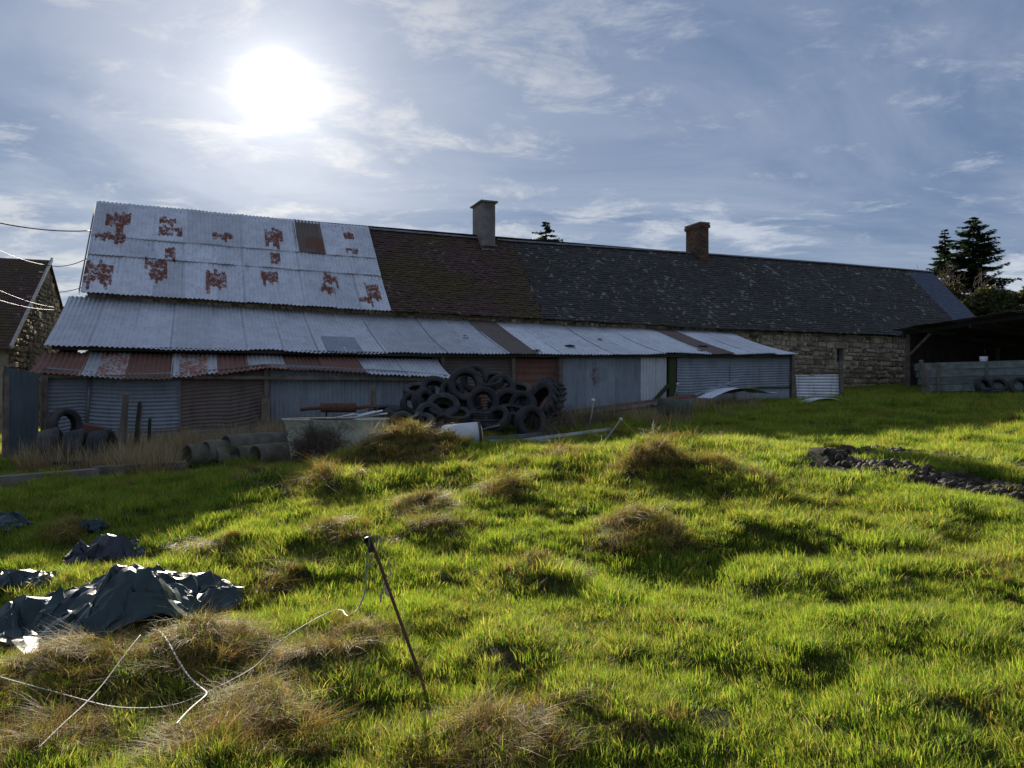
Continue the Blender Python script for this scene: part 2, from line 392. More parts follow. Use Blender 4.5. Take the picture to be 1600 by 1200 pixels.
# ------------------------------------------------------------------ corrugated sheet
def interp(u, tab):
    if u <= tab[0][0]: return tab[0][1]
    for (a_, za), (b_, zb) in zip(tab[:-1], tab[1:]):
        if u <= b_: return za+(zb-za)*(u-a_)/(b_-a_)
    return tab[-1][1]
def corr(name, parent, mat, P, ncorr, amp=.010, rows=6, rust=None, along=0):
    """P(s,t) -> Vector in world; waves run across s, ribs run along t (or swapped for along=1)"""
    nc = ncorr*6+1
    A = np.array([[tuple(P(i/(nc-1), j/rows)) for i in range(nc)] for j in range(rows+1)])
    nn = np.cross(np.gradient(A, axis=1), np.gradient(A, axis=0)); nn /= np.linalg.norm(nn, axis=2)[..., None]
    A = A+nn*(amp*np.sin(2*np.pi*ncorr*np.arange(nc)/(nc-1)))[None, :, None]
    ph = random.uniform(0, 90); jj, ii_ = np.meshgrid(np.arange(rows+1)/rows*2.6+ph, np.arange(nc)/nc*2.2+ph, indexing='ij')
    A = A+nn*(.05*fbm(ii_, jj, 3, 3))[..., None]
    V = [Vector(q) for q in A.reshape(-1, 3)]
    ru = [rust(i/(nc-1), j/rows) if rust else 0.0 for j in range(rows+1) for i in range(nc)]
    Fc = [(j*nc+i, j*nc+i+1, (j+1)*nc+i+1, (j+1)*nc+i) for j in range(rows) for i in range(nc-1)]
    inv = parent.matrix_world.inverted() if parent else Matrix.Identity(4)
    me = pyd(name, [inv@q for q in V], Fc, mat, True)
    at_ = me.attributes.new('rust', 'FLOAT', 'POINT'); at_.data.foreach_set('value', np.array(ru, np.float32))
    o = link(name, me, parent); return o
def local(parent, V): inv = parent.matrix_world.inverted(); return [inv@Vector(q) for q in V]

# ================================================================== FARMHOUSE
ZR = [(0, 7.30), (8.26, 7.19), (13.85, 7.16), (22.66, 7.27), (29.8, 7.31), (36.2, 7.30)]
ZE = [(0, 4.19), (8.17, 4.01), (13.6, 3.95), (21, 3.83), (30.2, 3.83), (36.4, 3.80)]
VE = 3.4; UL = 36.2
def roof(u, t, up=0.0):
    zr = interp(u, ZR); ze = interp(u, ZE); sag = -.06*math.sin(math.pi*t)
    return Bp(u, VE*t+up*.67, zr+(ze-zr)*t+sag+up*.74)
farm = empty('farmhouse', Bp(0, 3.1, plane_h(*(O+3.1*N))), BANG, 'long low stone farmhouse with patched tin and slate roof and two chimneys', 'farmhouse')
bpy.context.view_layer.update()
def ext(parent, name, mat, quads, smooth=False):
    m = MB()
    for q in quads: m.add(local(parent, q), [tuple(range(len(q)))])
    return m.build(name, mat, parent, smooth)
def wallz(u, v): q = O+u*D+v*N; return plane_h(*q)-.4
# shell: front wall with window hole, back wall, gables
VW = 3.05
wu, wz0, wz1, ww = 27.1, 2.62, 3.2, .36
def wq(u0, u1, z0, z1, v=VW): return [Bp(u0, v, z0), Bp(u1, v, z0), Bp(u1, v, z1), Bp(u0, v, z1)]
wall = ext(farm, 'wall', M_MORTAR, [
    [Bp(.1, VW, wallz(0, VW)), Bp(wu-ww/2, VW, wallz(26, VW)), Bp(wu-ww/2, VW, 4.0), Bp(.1, VW, 4.25)],
    [Bp(wu+ww/2, VW, wallz(27, VW)), Bp(36, VW, wallz(36, VW)), Bp(36, VW, 3.98), Bp(wu+ww/2, VW, 4.0)],
    [Bp(wu-ww/2, VW, wallz(27, VW)), Bp(wu+ww/2, VW, wallz(27, VW)), Bp(wu+ww/2, VW, wz0), Bp(wu-ww/2, VW, wz0)],
    [Bp(wu-ww/2, VW, wz1), Bp(wu+ww/2, VW, wz1), Bp(wu+ww/2, VW, 4.0), Bp(wu-ww/2, VW, 4.0)],
    [Bp(wu-ww/2, VW, wz0), Bp(wu-ww/2, VW, wz1), Bp(wu-ww/2, VW-.35, wz1), Bp(wu-ww/2, VW-.35, wz0)],
    [Bp(wu+ww/2, VW, wz0), Bp(wu+ww/2, VW, wz1), Bp(wu+ww/2, VW-.35, wz1), Bp(wu+ww/2, VW-.35, wz0)],
    [Bp(wu-ww/2, VW, wz1), Bp(wu+ww/2, VW, wz1), Bp(wu+ww/2, VW-.35, wz1), Bp(wu-ww/2, VW-.35, wz1)],
    [Bp(wu-ww/2, VW, wz0), Bp(wu+ww/2, VW, wz0), Bp(wu+ww/2, VW-.35, wz0), Bp(wu-ww/2, VW-.35, wz0)],
    [Bp(36, -VW, wallz(36, 0)), Bp(.1, -VW, wallz(0, 0)), Bp(.1, -VW, 4.2), Bp(36, -VW, 3.98)]])
for uu, nm in ((.1, 'gable_wall'), (36, 'gable_wall')):
    ext(farm, nm, M_MORTAR, [[Bp(uu, VW, wallz(uu, VW)), Bp(uu, VW, 4.1 if uu < 1 else 3.9), Bp(uu, 0, 7.1), Bp(uu, -VW, 4.1 if uu < 1 else 3.9), Bp(uu, -VW, wallz(uu, VW))]])
win = ext(farm, 'window', M_DARK, [wq(wu-ww/2, wu+ww/2, wz0, wz1, VW-.34)])
fr = MB()
for a_, b_ in (((wu-ww/2+.025, wz0), (wu-ww/2+.025, wz1)), ((wu+ww/2-.025, wz0), (wu+ww/2-.025, wz1)), ((wu, wz0), (wu, wz1)), ((wu-ww/2, wz0+.03), (wu+ww/2, wz0+.03)), ((wu-ww/2, wz1-.03), (wu+ww/2, wz1-.03)), ((wu-ww/2, (wz0+wz1)/2), (wu+ww/2, (wz0+wz1)/2))):
    pa, pb = local(farm, [Bp(a_[0], VW-.2, a_[1]), Bp(b_[0], VW-.2, b_[1])]); fr.beam(pa, pb, .04, .05)
fo = fr.build('frame', M_STEEL, None); fo.parent = win; fo.matrix_parent_inverse = Matrix.Identity(4)
po = ext(farm, 'pane', M_GLASS, [wq(wu-ww/2+.02, wu+ww/2-.02, wz0+.02, wz1-.02, VW-.25)]); po.parent = win
lint = MB().box(local(farm, [Bp(wu, VW-.02, wz1+.09)])[0], (.62, .2, .16)).build('lintel', M_STONE, farm, bevel=.015)

# stones
def stone_mesh(k):
    bm = bmesh.new(); bmesh.ops.create_cube(bm, size=1.0)
    for v_ in bm.verts: v_.co += Vector([random.uniform(-.10, .10), random.uniform(-.12, .12), random.uniform(-.10, .10)])
    bmesh.ops.bevel(bm, geom=list(bm.edges), offset=.14, segments=1, affect='EDGES')
    me = bpy.data.meshes.new('stone'); bm.to_mesh(me); bm.free(); me.materials.append(M_STONE); return me
STM = [stone_mesh(k) for k in range(8)]
def courses(u0, u1, z0f, z1f, hole=None):
    out = []; z = min(z0f(u0), z0f(u1)); top = max(z1f(u0+(u1-u0)*q/20) for q in range(21))
    while z < top:
        h = random.uniform(.13, .23); u = u0-random.uniform(0, .2)
        while u < u1:
            L = random.choice((.12, .16, .2, .25, .3, .42))*random.uniform(.85, 1.2); hh_ = h*random.uniform(.55, 1.12); uc = u+L/2; zc = z+h/2+random.uniform(-.03, .03)
            ok = z0f(uc) < zc < z1f(uc) and not (hole and abs(uc-hole[0]) < hole[1]+L/2-.03 and hole[2]-h/2 < zc < hole[3]+h/2)
            if ok: out.append((uc, zc, L-random.uniform(.015, .06), hh_-.02))
            u += L
        z += h
    return out
for k, (uc, zc, L, h) in enumerate(courses(22.9, 30.7, lambda u: wallz(u, VW)+.35, lambda u: 3.86, (wu, ww/2, wz0, wz1+.17))):
    p = local(farm, [Bp(uc, VW+.0, zc)])[0]
    o = link('stone', STM[k % 8], wall, None, p, (random.uniform(-.05, .05), random.uniform(-.05, .05), random.uniform(-.04, .04)))
    o.scale = (L, .09+random.uniform(0, .05), h)
def stones_joined(parent, name, spots, frame):
    m = MB()
    for (uc, zc, L, h) in spots:
        src = random.choice(STM); o = len(m.V)
        dpt = .09+random.uniform(0, .05)
        m.V += [tuple(frame(uc+v_.co.x*L, v_.co.y*dpt, zc+v_.co.z*h)) for v_ in src.vertices]
        m.F += [tuple(i+o for i in p.vertices) for p in src.polygons]
    ob = m.build(name, M_STONE, parent); ob['kind'] = 'stuff'; return ob
inv = farm.matrix_world.inverted()
stones_joined(farm, 'far_stones', courses(.3, 22.8, lambda u: 3.2, lambda u: interp(u, ZE)-.02)+courses(30.8, 35.8, lambda u: wallz(u, VW)+.3, lambda u: 3.84),
              lambda u, y, z: inv@Bp(u, VW-y, z))
stones_joined(farm, 'gable_stones', courses(-2.9, 2.9, lambda u: 1.2, lambda u: 7.0-abs(u)), lambda u, y, z: inv@Bp(.1+y, -u, z))
# roof deck under slates, rear slope
ext(farm, 'roof_deck', M_DARKWOOD, [[roof(8.0, 0, -.05), roof(22, 0, -.05), roof(22, 1, -.05), roof(8.0, 1, -.05)], [roof(22, 0, -.05), roof(UL, 0, -.05), roof(UL, 1, -.05), roof(22, 1, -.05)],
    [roof(0, 0, -.05), roof(8, 0, -.05), roof(8, 1, -.05), roof(0, 1, -.05)],
    [Bp(0, 0, 7.26), Bp(UL, 0, 7.26), Bp(UL, -VE, 3.85), Bp(0, -VE, 4.1)]])
ext(farm, 'rear_slope', M_SL_B, [[Bp(0, 0, 7.30), Bp(UL, 0, 7.30), Bp(UL, -VE, 3.9), Bp(0, -VE, 4.15)]])
# slates as real overlapping pieces
def slates(name, u0f, u1f, mat, wid, exp_, lift=.012, jit=.006, missing=.0):
    m = MB(); SLOPE = 4.75; rows = int(SLOPE/exp_)
    for r in range(rows+1):
        t0 = r*exp_/SLOPE; t1 = min((r+1.25)*exp_/SLOPE, 1.012)
        a_, b_ = u0f(t0), u1f(t0)
        u = a_-wid*(.5 if r % 2 else 0)-random.uniform(0, .03)
        while u < b_:
            ua, ub = max(u+.004, a_), min(u+wid-.004, b_)
            if ub-ua > .03 and random.random() > missing:
                dj = random.uniform(-jit, jit); k1 = random.uniform(0, jit*2); tj = random.uniform(-.004, .006)
                top = [inv@roof(ua, t0, .004), inv@roof(ub, t0, .004)]
                bot = [inv@roof(ub, t1+tj, lift*2+k1+dj), inv@roof(ua, t1+tj, lift*2+k1-dj)]
                lo = [inv@roof(ub, t1+tj, lift+k1+dj-.012), inv@roof(ua, t1+tj, lift+k1-dj-.012)]
                m.add(top+bot+lo, [(0, 3, 2, 1), (3, 5, 4, 2), (0, 5, 3), (1, 2, 4)])
            u += wid
    ob = m.build(name, mat, farm); ob['kind'] = 'stuff'; return ob
slates('shingles', lambda t: 8.15, lambda t: 13.85-.25*t+.05*math.sin(t*40), M_SL_A, .19, .13, .010, .012)
slates('slates', lambda t: 13.87-.25*t+.05*math.sin(t*40), lambda t: 34.35+.1*t, M_SL_B, .23, .125, .010, .007)
slates('newer_slates', lambda t: 34.37+.1*t, lambda t: 36.2, M_SL_C, .25, .15, .008, .002)
# ridge caps
for (a_, b_, mt, r_) in ((0, 8.3, M_ZINC, .12), (8.3, 12.6, M_STEEL, .11), (13.2, 21.9, M_STEEL, .11), (22.5, 36.2, M_STEEL, .11)):
    m = MB(); n = max(2, int((b_-a_)/1.0)); ring = []
    for i in range(n+1):
        u = a_+(b_-a_)*i/n; z = interp(u, ZR)
        for q in range(7):
            th = math.pi*(q/6)*1.0; ring.append(inv@Bp(u, math.cos(th)*r_*1.25, z-.03+math.sin(th)*r_*.75))
    m.add(ring, [(i*7+q, i*7+q+1, (i+1)*7+q+1, (i+1)*7+q) for i in range(n) for q in range(6)])
    m.build('ridge_cap', mt, farm, True)
# corrugated patch on the left end: three rows of sheets, rust blots where the photo has them
def tuv(px, py):
    best = None
    for t in np.linspace(0, 1, 60):
        u, z = bp(px, py, VE*t); zt = interp(u, ZR)+(interp(u, ZE)-interp(u, ZR))*t
        if best is None or abs(z-zt) < best[0]: best = (abs(z-zt), u, t)
    return best[1], best[2]
BLOTS = [(tuv(px, py), sx, st) for (px, py, sx, st) in [(183, 345, .30, .08), (172, 372, .35, .05), (268, 362, .27, .05), (262, 346, .2, .04), (350, 370, .27, .045), (428, 372, .24, .09), (492, 383, .2, .06), (545, 370, .16, .04), (550, 393, .18, .04),
         (150, 425, .33, .11), (245, 412, .26, .05), (249, 428, .2, .06), (338, 437, .26, .10), (421, 432, .22, .07), (517, 436, .2, .06), (511, 452, .18, .05), (581, 455, .2, .07), (571, 470, .16, .05), (265, 395, .12, .06), (430, 400, .12, .06)]]
ROWS = [(0.0, .405), (.375, .615), (.60, 1.03)]
TW = 8.32; NS = 10
for r_, (t0, t1) in enumerate(ROWS):
    for k in range(NS):
        ua = TW*k/NS-.02; ub = TW*(k+1)/NS+.05
        if r_ == 0 and k == 5: ub_dark = True
        mt = M_BROWN if (r_ == 0 and k == 7) else M_ZINC
        lift = .05+.02*(2-r_)+.008*(k % 2)
        def P(s, t, ua=ua, ub=ub, t0=t0, t1=t1, lift=lift): return roof(max(ua+(ub-ua)*s, -.05), t0+(t1-t0)*t, lift+.012*t)
        def RU(s, t, ua=ua, ub=ub, t0=t0, t1=t1, k=k, r_=r_):
            u = ua+(ub-ua)*s; tt = t0+(t1-t0)*t; b = 0
            rb = math.floor(u/.104+.25)
            def hs(q): q = math.sin(q)*43758.5453; return q-math.floor(q)
            for n_, ((bu, bt), sx, st) in enumerate(BLOTS):
                r1, r2, r3 = hs(rb*12.99+n_*7.7), hs(rb*78.23+n_*3.1), hs(rb*3.7+n_*9.2)
                if abs(u-bu) < sx*(.95+.45*r3):
                    lo, hi = bt-st*(.8+.8*r1), bt+st*(.9+1.3*r2)
                    b = max(b, min(1, (tt-lo)/.02, (hi-tt)/.03))
            lap = .34*math.exp(-((t-1)/.06)**2)*hs(rb*5.1+k*2.0+r_)
            return max(b, lap)*.85-.14
        corr('corrugated_sheet', farm, mt, P, 8, .017, 22, RU)
ext(farm, 'verge_board', M_VERGE, [[roof(-.06, 0, .09), roof(-.06, 1.02, .09), roof(-.06, 1.02, -.08), roof(-.06, 0, -.08)]])
# chimneys
def chimney(u, v0, v1, wu_, ztop, mt, brick):
    zb = 6.3
    c = local(farm, [Bp(u, (v0+v1)/2, (zb+ztop)/2)])[0]
    core = .03 if brick else 0
    ch = MB().box(c, (wu_-core, v1-v0-core, ztop-zb)).build('chimney', mt if not brick else M_MORTAR, farm, bevel=.012 if not brick else 0)
    if brick:
        m = MB(); z = 6.5; r = 0
        while z < ztop-.07:
            prj = .05 if z > ztop-.22 else 0
            for face in range(4):
                L = (wu_ if face % 2 == 0 else v1-v0)+prj*2; q = -L/2-(.11 if r % 2 else 0)
                while q < L/2:
                    a_, b_ = max(q, -L/2), min(q+.215, L/2)
                    if b_-a_ > .03:
                        mid = (a_+b_)/2; hw = wu_/2+prj; hv = (v1-v0)/2+prj
                        pos = {0: (mid, -hv), 1: (hw, mid), 2: (mid, hv), 3: (-hw, mid)}[face]
                        sz = (b_-a_, .05, .058) if face % 2 == 0 else (.05, b_-a_, .058)
                        m.box((c.x+pos[0], c.y+pos[1], local(farm, [Bp(u, 0, z)])[0].z), sz, (0, 0, random.uniform(-.02, .02)), .004)
                    q += .225
            z += .07; r += 1
        b = m.build('bricks', M_BRICK, farm); b['kind'] = 'stuff'; b.parent = ch
        MB().box((c.x, c.y, local(farm, [Bp(u, 0, ztop-.02)])[0].z), (wu_+.12, v1-v0+.12, .07)).build('cap', M_CONC, farm, bevel=.01).parent = ch
    else:
        MB().box((c.x, c.y, local(farm, [Bp(u, 0, ztop+.03)])[0].z), (wu_+.16, v1-v0+.16, .07)).build('cap', M_CONC, farm, bevel=.01).parent = ch
        MB().box((c.x, c.y-(v1-v0)/2-.04, local(farm, [Bp(u, 0, 6.78)])[0].z), (wu_+.1, .12, .06), (-.7, 0, 0)).build('flashing', M_STEEL, farm).parent = ch
chimney(bp(757, 340, .1)[0], -.5, .55, .52, 8.40, M_RENDER, False)
chimney(bp(1093, 370, .1)[0], -.55, .42, .40, 8.50, M_BRICK, True)

# ================================================================== SILVER LEAN-TO
Z1T = [(-.3, 4.06), (8.2, 3.84), (13.6, 3.76), (21.4, 3.70)]
Z1L = [(-.3, 2.58), (2.75, 2.51), (4.6, 2.55), (6.3, 2.49), (8.0, 2.53), (11.0, 2.56), (13.2, 2.58), (15.2, 2.61), (16.6, 2.70), (18.0, 2.68), (21.4, 2.74)]
def l1(u, t, up=0.0):
    a_ = interp(u, Z1T); b_ = interp(u, Z1L); sag = -.10*math.sin(math.pi*t)*(.6+.4*math.sin(u*.9))
    return Bp(u, 3.15+(6.65-3.15)*t, a_+(b_-a_)*t+sag+up)
lean = empty('lean_to', Bp(10, 6.3, gz(*(O+10*D+6.3*N))), BANG, 'silver corrugated iron lean-to built along the stone farmhouse', 'lean-to')
bpy.context.view_layer.update()
NS = 25; U0, U1 = -.3, 21.45
dark_u = {13: M_BROWN, 21: M_BROWN}
for k in range(NS):
    ua = U0+(U1-U0)*k/NS-.03; ub = U0+(U1-U0)*(k+1)/NS+.05
    mt = dark_u.get(k, M_ZINC if k < 8 else (M_ZINC_OLD if k < 13 else M_ZINC_NEW))
    extra = random.uniform(-.008, .012)
    def P(s, t, ua=ua, ub=ub, k=k, extra=extra): return l1(ua+(ub-ua)*s, t*(1+extra), .012*(k % 2))
    def RU(s, t, k=k): return (.22*max(0, vnoise(np.float64(s*3+k*7), np.float64(t*9), 3)-.35) if 8 <= k < 13 else -.05)
    corr('corrugated_sheet', lean, mt, P, 9, .016, 8, RU)
corr('corrugated_sheet', lean, M_ZINC_DULL, lambda s, t: l1(6.0+.9*s, .62+.37*t, .035), 12, .011, 4)
# torn flaps and loose patches on the bright end
for (uc, t, w_, l_) in ((13.4, .75, .5, .2), (15.0, .45, .2, .12), (18.4, .72, .5, .16), (17.9, .86, .3, .12), (12.0, .93, .35, .15), (10.3, .5, .25, .1)):
    c = local(lean, [l1(uc, t, .03)])[0]
    m = MB(); q = [Vector((random.uniform(.3, .5)*w_*math.cos(a_), random.uniform(.3, .5)*l_*2*math.sin(a_), random.uniform(0, .03))) for a_ in np.linspace(0, 6.28, 9)[:-1]]
    m.add([c+v_ for v_ in q]+[c+Vector((0, 0, .05))], [(i, (i+1) % 8, 8) for i in range(8)]); m.build('torn_flap', M_BROWN, lean)
# walls of the silver lean-to
VL = 6.3
GBT = {v_: [(u_, gz(*(O+u_*D+v_*N))-.05) for u_ in np.arange(-2, 24, .5)] for v_ in (6.3, 7.5)}
def gb(u, v): return interp(u, GBT[v])
def hsheet(parent, u0, u1, z0, z1, v, mat, n=None, name='wall_sheet', skew=0):
    n = n or max(3, int(abs((z1(u0) if callable(z1) else z1)-(z0(u0) if callable(z0) else z0))/.085))
    f0 = z0 if callable(z0) else (lambda u: z0); f1 = z1 if callable(z1) else (lambda u: z1)
    def P(s, t): u = u0+(u1-u0)*t; return Bp(u, v+skew*s, f1(u)+(f0(u)-f1(u))*s)
    return corr(name, parent, mat, P, n, .013, 5)
def vsheet(parent, u0, u1, z0, z1, v, mat, name='wall_sheet', rust=None):
    f0 = z0 if callable(z0) else (lambda u: z0); f1 = z1 if callable(z1) else (lambda u: z1)
    def P(s, t): u = u0+(u1-u0)*s; return Bp(u, v, f1(u)+(f0(u)-f1(u))*t)
    return corr(name, parent, mat, P, max(3, int((u1-u0)/.10)), .016, 5, rust)
top1 = lambda u: interp(u, Z1L)+.05
g1 = lambda u: gb(u, VL)
U = lambda px, v=VL, py=600: bp(px, py, v)[0]
hsheet(lean, U(676), U(800), 1.6, top1, VL, M_BROWN)
hsheet(lean, U(676), U(800), g1, 1.62, VL-.03, M_RUST)
for z0, z1 in ((2.1, 2.45), (1.7, 2.12), (.7, 1.72)):
    hsheet(lean, U(800), U(873), z0, z1, VL-.02, M_RUST, 2)
us = np.linspace(U(872), U(1000), 4)
for i in range(3): vsheet(lean, us[i]-.02, us[i+1]+.03, g1, top1, VL+.01*(i % 2), M_ZINC_DULL, rust=(lambda s, t: .5*math.exp(-((s-.3)/.25)**2-((t-.35)/.25)**2)) if i == 1 else None)
vsheet(lean, U(1000), U(1041), g1, top1, VL+.03, M_ZINC_OLD)
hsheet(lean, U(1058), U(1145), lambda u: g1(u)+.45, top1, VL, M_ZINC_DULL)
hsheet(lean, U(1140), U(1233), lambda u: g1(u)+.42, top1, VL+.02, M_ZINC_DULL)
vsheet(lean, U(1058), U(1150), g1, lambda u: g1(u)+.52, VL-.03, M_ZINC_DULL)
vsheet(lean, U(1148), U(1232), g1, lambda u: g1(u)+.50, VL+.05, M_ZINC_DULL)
m = MB(); pa = local(lean, [Bp(U(1135), VL+.07, g1(20)+.5), Bp(U(1232), VL+.07, g1(21)+.5)]); m.beam(pa[0], pa[1], .05); m.build('rail', M_MOSSWOOD, lean)
corr('side_sheet', lean, M_ZINC_DULL, lambda s, t: Bp(21.25, 3.2+(VL-3.2)*t, (3.55-(3.55-2.6)*t)*(1-s)+(g1(21)-.1)*s), 22, .012, 4)
corr('side_sheet', lean, M_ZINC_DULL, lambda s, t: Bp(-.1, 3.2+(VL-3.2)*t, (3.9-(3.9-2.45)*t)*(1-s)+(g1(0)-.1)*s), 30, .012, 4)
for (px, wd) in ((1048, .26), (873, .12), (800, .1), (1236, .14), (690, .12)):
    u = U(px); pa = local(lean, [Bp(u, VL+.06, g1(u)-.2), Bp(u, VL+.06, top1(u)-.02)])
    MB().beam(pa[0], pa[1], wd, .14, .015).build('post', M_MOSSWOOD if wd > .2 else M_WOOD, lean)
pa = local(lean, [Bp(U(1003), VL+.12, g1(15.3)+.05), Bp(U(1044), VL+.1, g1(16.3)+.85)]); MB().beam(pa[0], pa[1], .09, .09, .01).build('brace', M_MOSSWOOD, lean)
pa = local(lean, [Bp(-.2, 6.5, interp(0, Z1L)-.05), Bp(10, 6.5, interp(10, Z1L)-.05)]); MB().beam(pa[0], pa[1], .1, .1).build('eaves_beam', M_DARKWOOD, lean)
pa = local(lean, [Bp(10, 6.5, interp(10, Z1L)-.05), Bp(21.3, 6.5, interp(21, Z1L)-.05)]); MB().beam(pa[0], pa[1], .1, .1).build('eaves_beam', M_DARKWOOD, lean)

# ================================================================== RUSTY LEAN-TO
Z2L = [(-.45, 1.95), (.6, 1.86), (1.35, 1.80), (2.6, 1.84), (3.3, 1.92), (4.4, 2.06), (5.5, 2.02), (6.3, 1.98), (7.5, 1.93), (8.9, 1.83)]
def l2(u, t, up=0.0):
    b_ = interp(u, Z2L); a_ = 2.42 if u < 6 else 2.42-.02*(u-6)
    return Bp(u, 6.35+(7.85-6.35)*t, a_+(b_-a_)*t-.05*math.sin(math.pi*t)+up)
shed = empty('pig_shed', Bp(4, 7.5, gz(*(O+4*D+7.5*N))), BANG, 'low shed roofed with rusty red and zinc corrugated sheets in front of silver lean-to', 'shed')
bpy.context.view_layer.update()
cuts = [45, 122, 190, 266, 336, 388, 446, 508, 572, 640, 706]
cm = [M_RUST, M_RUSTZ, M_RUST, M_RUSTZ, M_RUST, M_RUSTZ, M_RUST, M_RUST, M_ZINC_OLD, M_ZINC_OLD]
for k in range(10):
    ua = bp(cuts[k], 584, 7.85)[0]; ub = bp(cuts[k+1], 584, 7.85)[0]+.06
    sh = {1: lambda s, t: -.5 if s < .35 else .12, 3: lambda s, t: (.15 if .15 < s < .8 else -.5), 5: lambda s, t: -.45+.75*t}.get(k)
    def P(s, t, ua=ua, ub=ub, k=k): return l2(ua+(ub-ua)*s, t*(1+.02*(k % 3)), .014*(k % 2))
    corr('corrugated_sheet', shed, cm[k], P, max(6, int((ub-ua)/.098)), .017, 7, sh)
V2 = 7.5; g2 = lambda u: gb(u, V2); top2 = lambda u: interp(u, Z2L)+.12; U2 = lambda px: bp(px, 640, V2)[0]
mid2 = lambda u: g2(u)+.48
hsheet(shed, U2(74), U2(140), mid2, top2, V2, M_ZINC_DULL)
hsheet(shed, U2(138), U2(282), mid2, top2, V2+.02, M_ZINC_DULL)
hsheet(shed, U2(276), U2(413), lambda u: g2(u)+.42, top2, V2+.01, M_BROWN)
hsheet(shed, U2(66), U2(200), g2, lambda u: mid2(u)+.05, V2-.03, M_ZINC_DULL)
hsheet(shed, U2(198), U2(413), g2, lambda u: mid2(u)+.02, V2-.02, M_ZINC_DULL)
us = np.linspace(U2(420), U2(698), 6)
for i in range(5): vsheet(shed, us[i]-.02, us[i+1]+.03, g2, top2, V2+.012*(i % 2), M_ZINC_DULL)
for (px, wd, dz_) in ((70, .1, 0), (416, .11, 0), (694, .1, 0)):
    u = U2(px); pa = local(shed, [Bp(u, V2+.07, g2(u)-.2), Bp(u, V2+.07, top2(u)-.02)]); MB().beam(pa[0], pa[1], wd, .1, .012).build('post', M_WOOD, shed)
u = U2(414); pa = local(shed, [Bp(u, V2+.22, g2(u)-.2), Bp(u, V2+.22, g2(u)+.95)]); MB().beam(pa[0], pa[1], .2, .18, .02).build('post', M_WOOD, shed)
u = U2(139); pa = local(shed, [Bp(u-.05, V2+.06, g2(u)+.35), Bp(u+.03, V2+.06, top2(u)-.04)]); MB().tube([pa[0], pa[1]], .035, 10).build('downpipe', M_STEEL, shed, True)
corr('side_sheet', shed, M_BROWN, lambda s, t: Bp(-.2, 6.4+(V2-6.4)*t, (2.3-.35*t)*(1-s)+g2(-.2)*s), 20, .012, 3)
corr('side_sheet', shed, M_BROWN, lambda s, t: Bp(U2(698), 6.4+(V2-6.4)*t, (2.2-.3*t)*(1-s)+g2(8.8)*s), 18, .012, 3)
pa = local(shed, [Bp(-.35, 7.7, 1.86), Bp(8.7, 7.7, 1.82)]); MB().beam(pa[0], pa[1], .08, .08).build('eaves_beam', M_WOOD, shed)

# upright sheet screen at the left end
p0 = at(5, 640, 14.3); p1 = at(60, 640, 15.8)
scr = empty('corrugated_screen', ((p0.x+p1.x)/2, (p0.y+p1.y)/2, gz((p0.x+p1.x)/2, (p0.y+p1.y)/2)), 0, 'upright dark grey corrugated sheets standing at the end of the low shed', 'fence')
bpy.context.view_layer.update()
for k in range(2):
    a_ = p0.lerp(p1, k*.5); b_ = p0.lerp(p1, k*.5+.52)
    za = gz(a_.x, a_.y)-.05; zb = gz(b_.x, b_.y)-.05
    def P(s, t, a_=a_, b_=b_, za=za, zb=zb, k=k): return Vector((a_.x+(b_.x-a_.x)*s, a_.y+(b_.y-a_.y)*s-.02*k, (za+(zb-za)*s)*t+(2.02-.05*k-.1*s)*(1-t)))
    corr('wall_sheet', scr, M_DARKZ, P, 11, .012, 4)
pa = local(scr, [Vector((p1.x+.05, p1.y+.1, gz(p1.x, p1.y)-.2)), Vector((p1.x+.05, p1.y+.1, 1.85))]); MB().beam(pa[0], pa[1], .1, .1, .01).build('post', M_WOOD, scr)
pa = local(scr, [Vector((p0.x, p0.y+.06, gz(p0.x, p0.y)-.2)), Vector((p0.x, p0.y+.06, 1.9))]); MB().beam(pa[0], pa[1], .08, .08, .01).build('post', M_WOOD, scr)

# low corrugated fence beside the stone wall
f0 = Bp(*[bp(1238, 600, 6.2)[0], 6.2, 0]); f1 = at(1314, 600, 25.6)
lf = empty('low_corrugated_fence', ((f0.x+f1.x)/2, (f0.y+f1.y)/2, gz((f0.x+f1.x)/2, (f0.y+f1.y)/2)), 0, 'low horizontal corrugated sheet with rusted top before the stone wall', 'fence')
bpy.context.view_layer.update()
zt0, zb0 = at(1238, 586, f0.y).z, at(1238, 622, f0.y).z; zt1, zb1 = at(1313, 585, f1.y).z, at(1313, 624, f1.y).z
corr('wall_sheet', lf, M_ZINC, lambda s, t: Vector((f0.x+(f1.x-f0.x)*t, f0.y+(f1.y-f0.y)*t, (zt0+(zt1-zt0)*t)*(1-s)+(zb0-.1+(zb1-zb0)*t)*s)), 9, .016, 5, lambda s, t: .7*max(0, 1-s*6)*(1 if .2 < t < .75 else .2))
pa = local(lf, [Vector((f1.x, f1.y-.08, gz(f1.x, f1.y)-.2)), at(1313, 564, f1.y-.08)]); MB().beam(pa[0], pa[1], .13, .11, .012).build('post', M_WOOD, lf)
pa = local(lf, [Vector((f0.x+.1, f0.y-.06, gz(f0.x, f0.y)-.2)), at(1240, 588, f0.y-.06)]); MB().beam(pa[0], pa[1], .09, .09, .012).build('post', M_WOOD, lf)

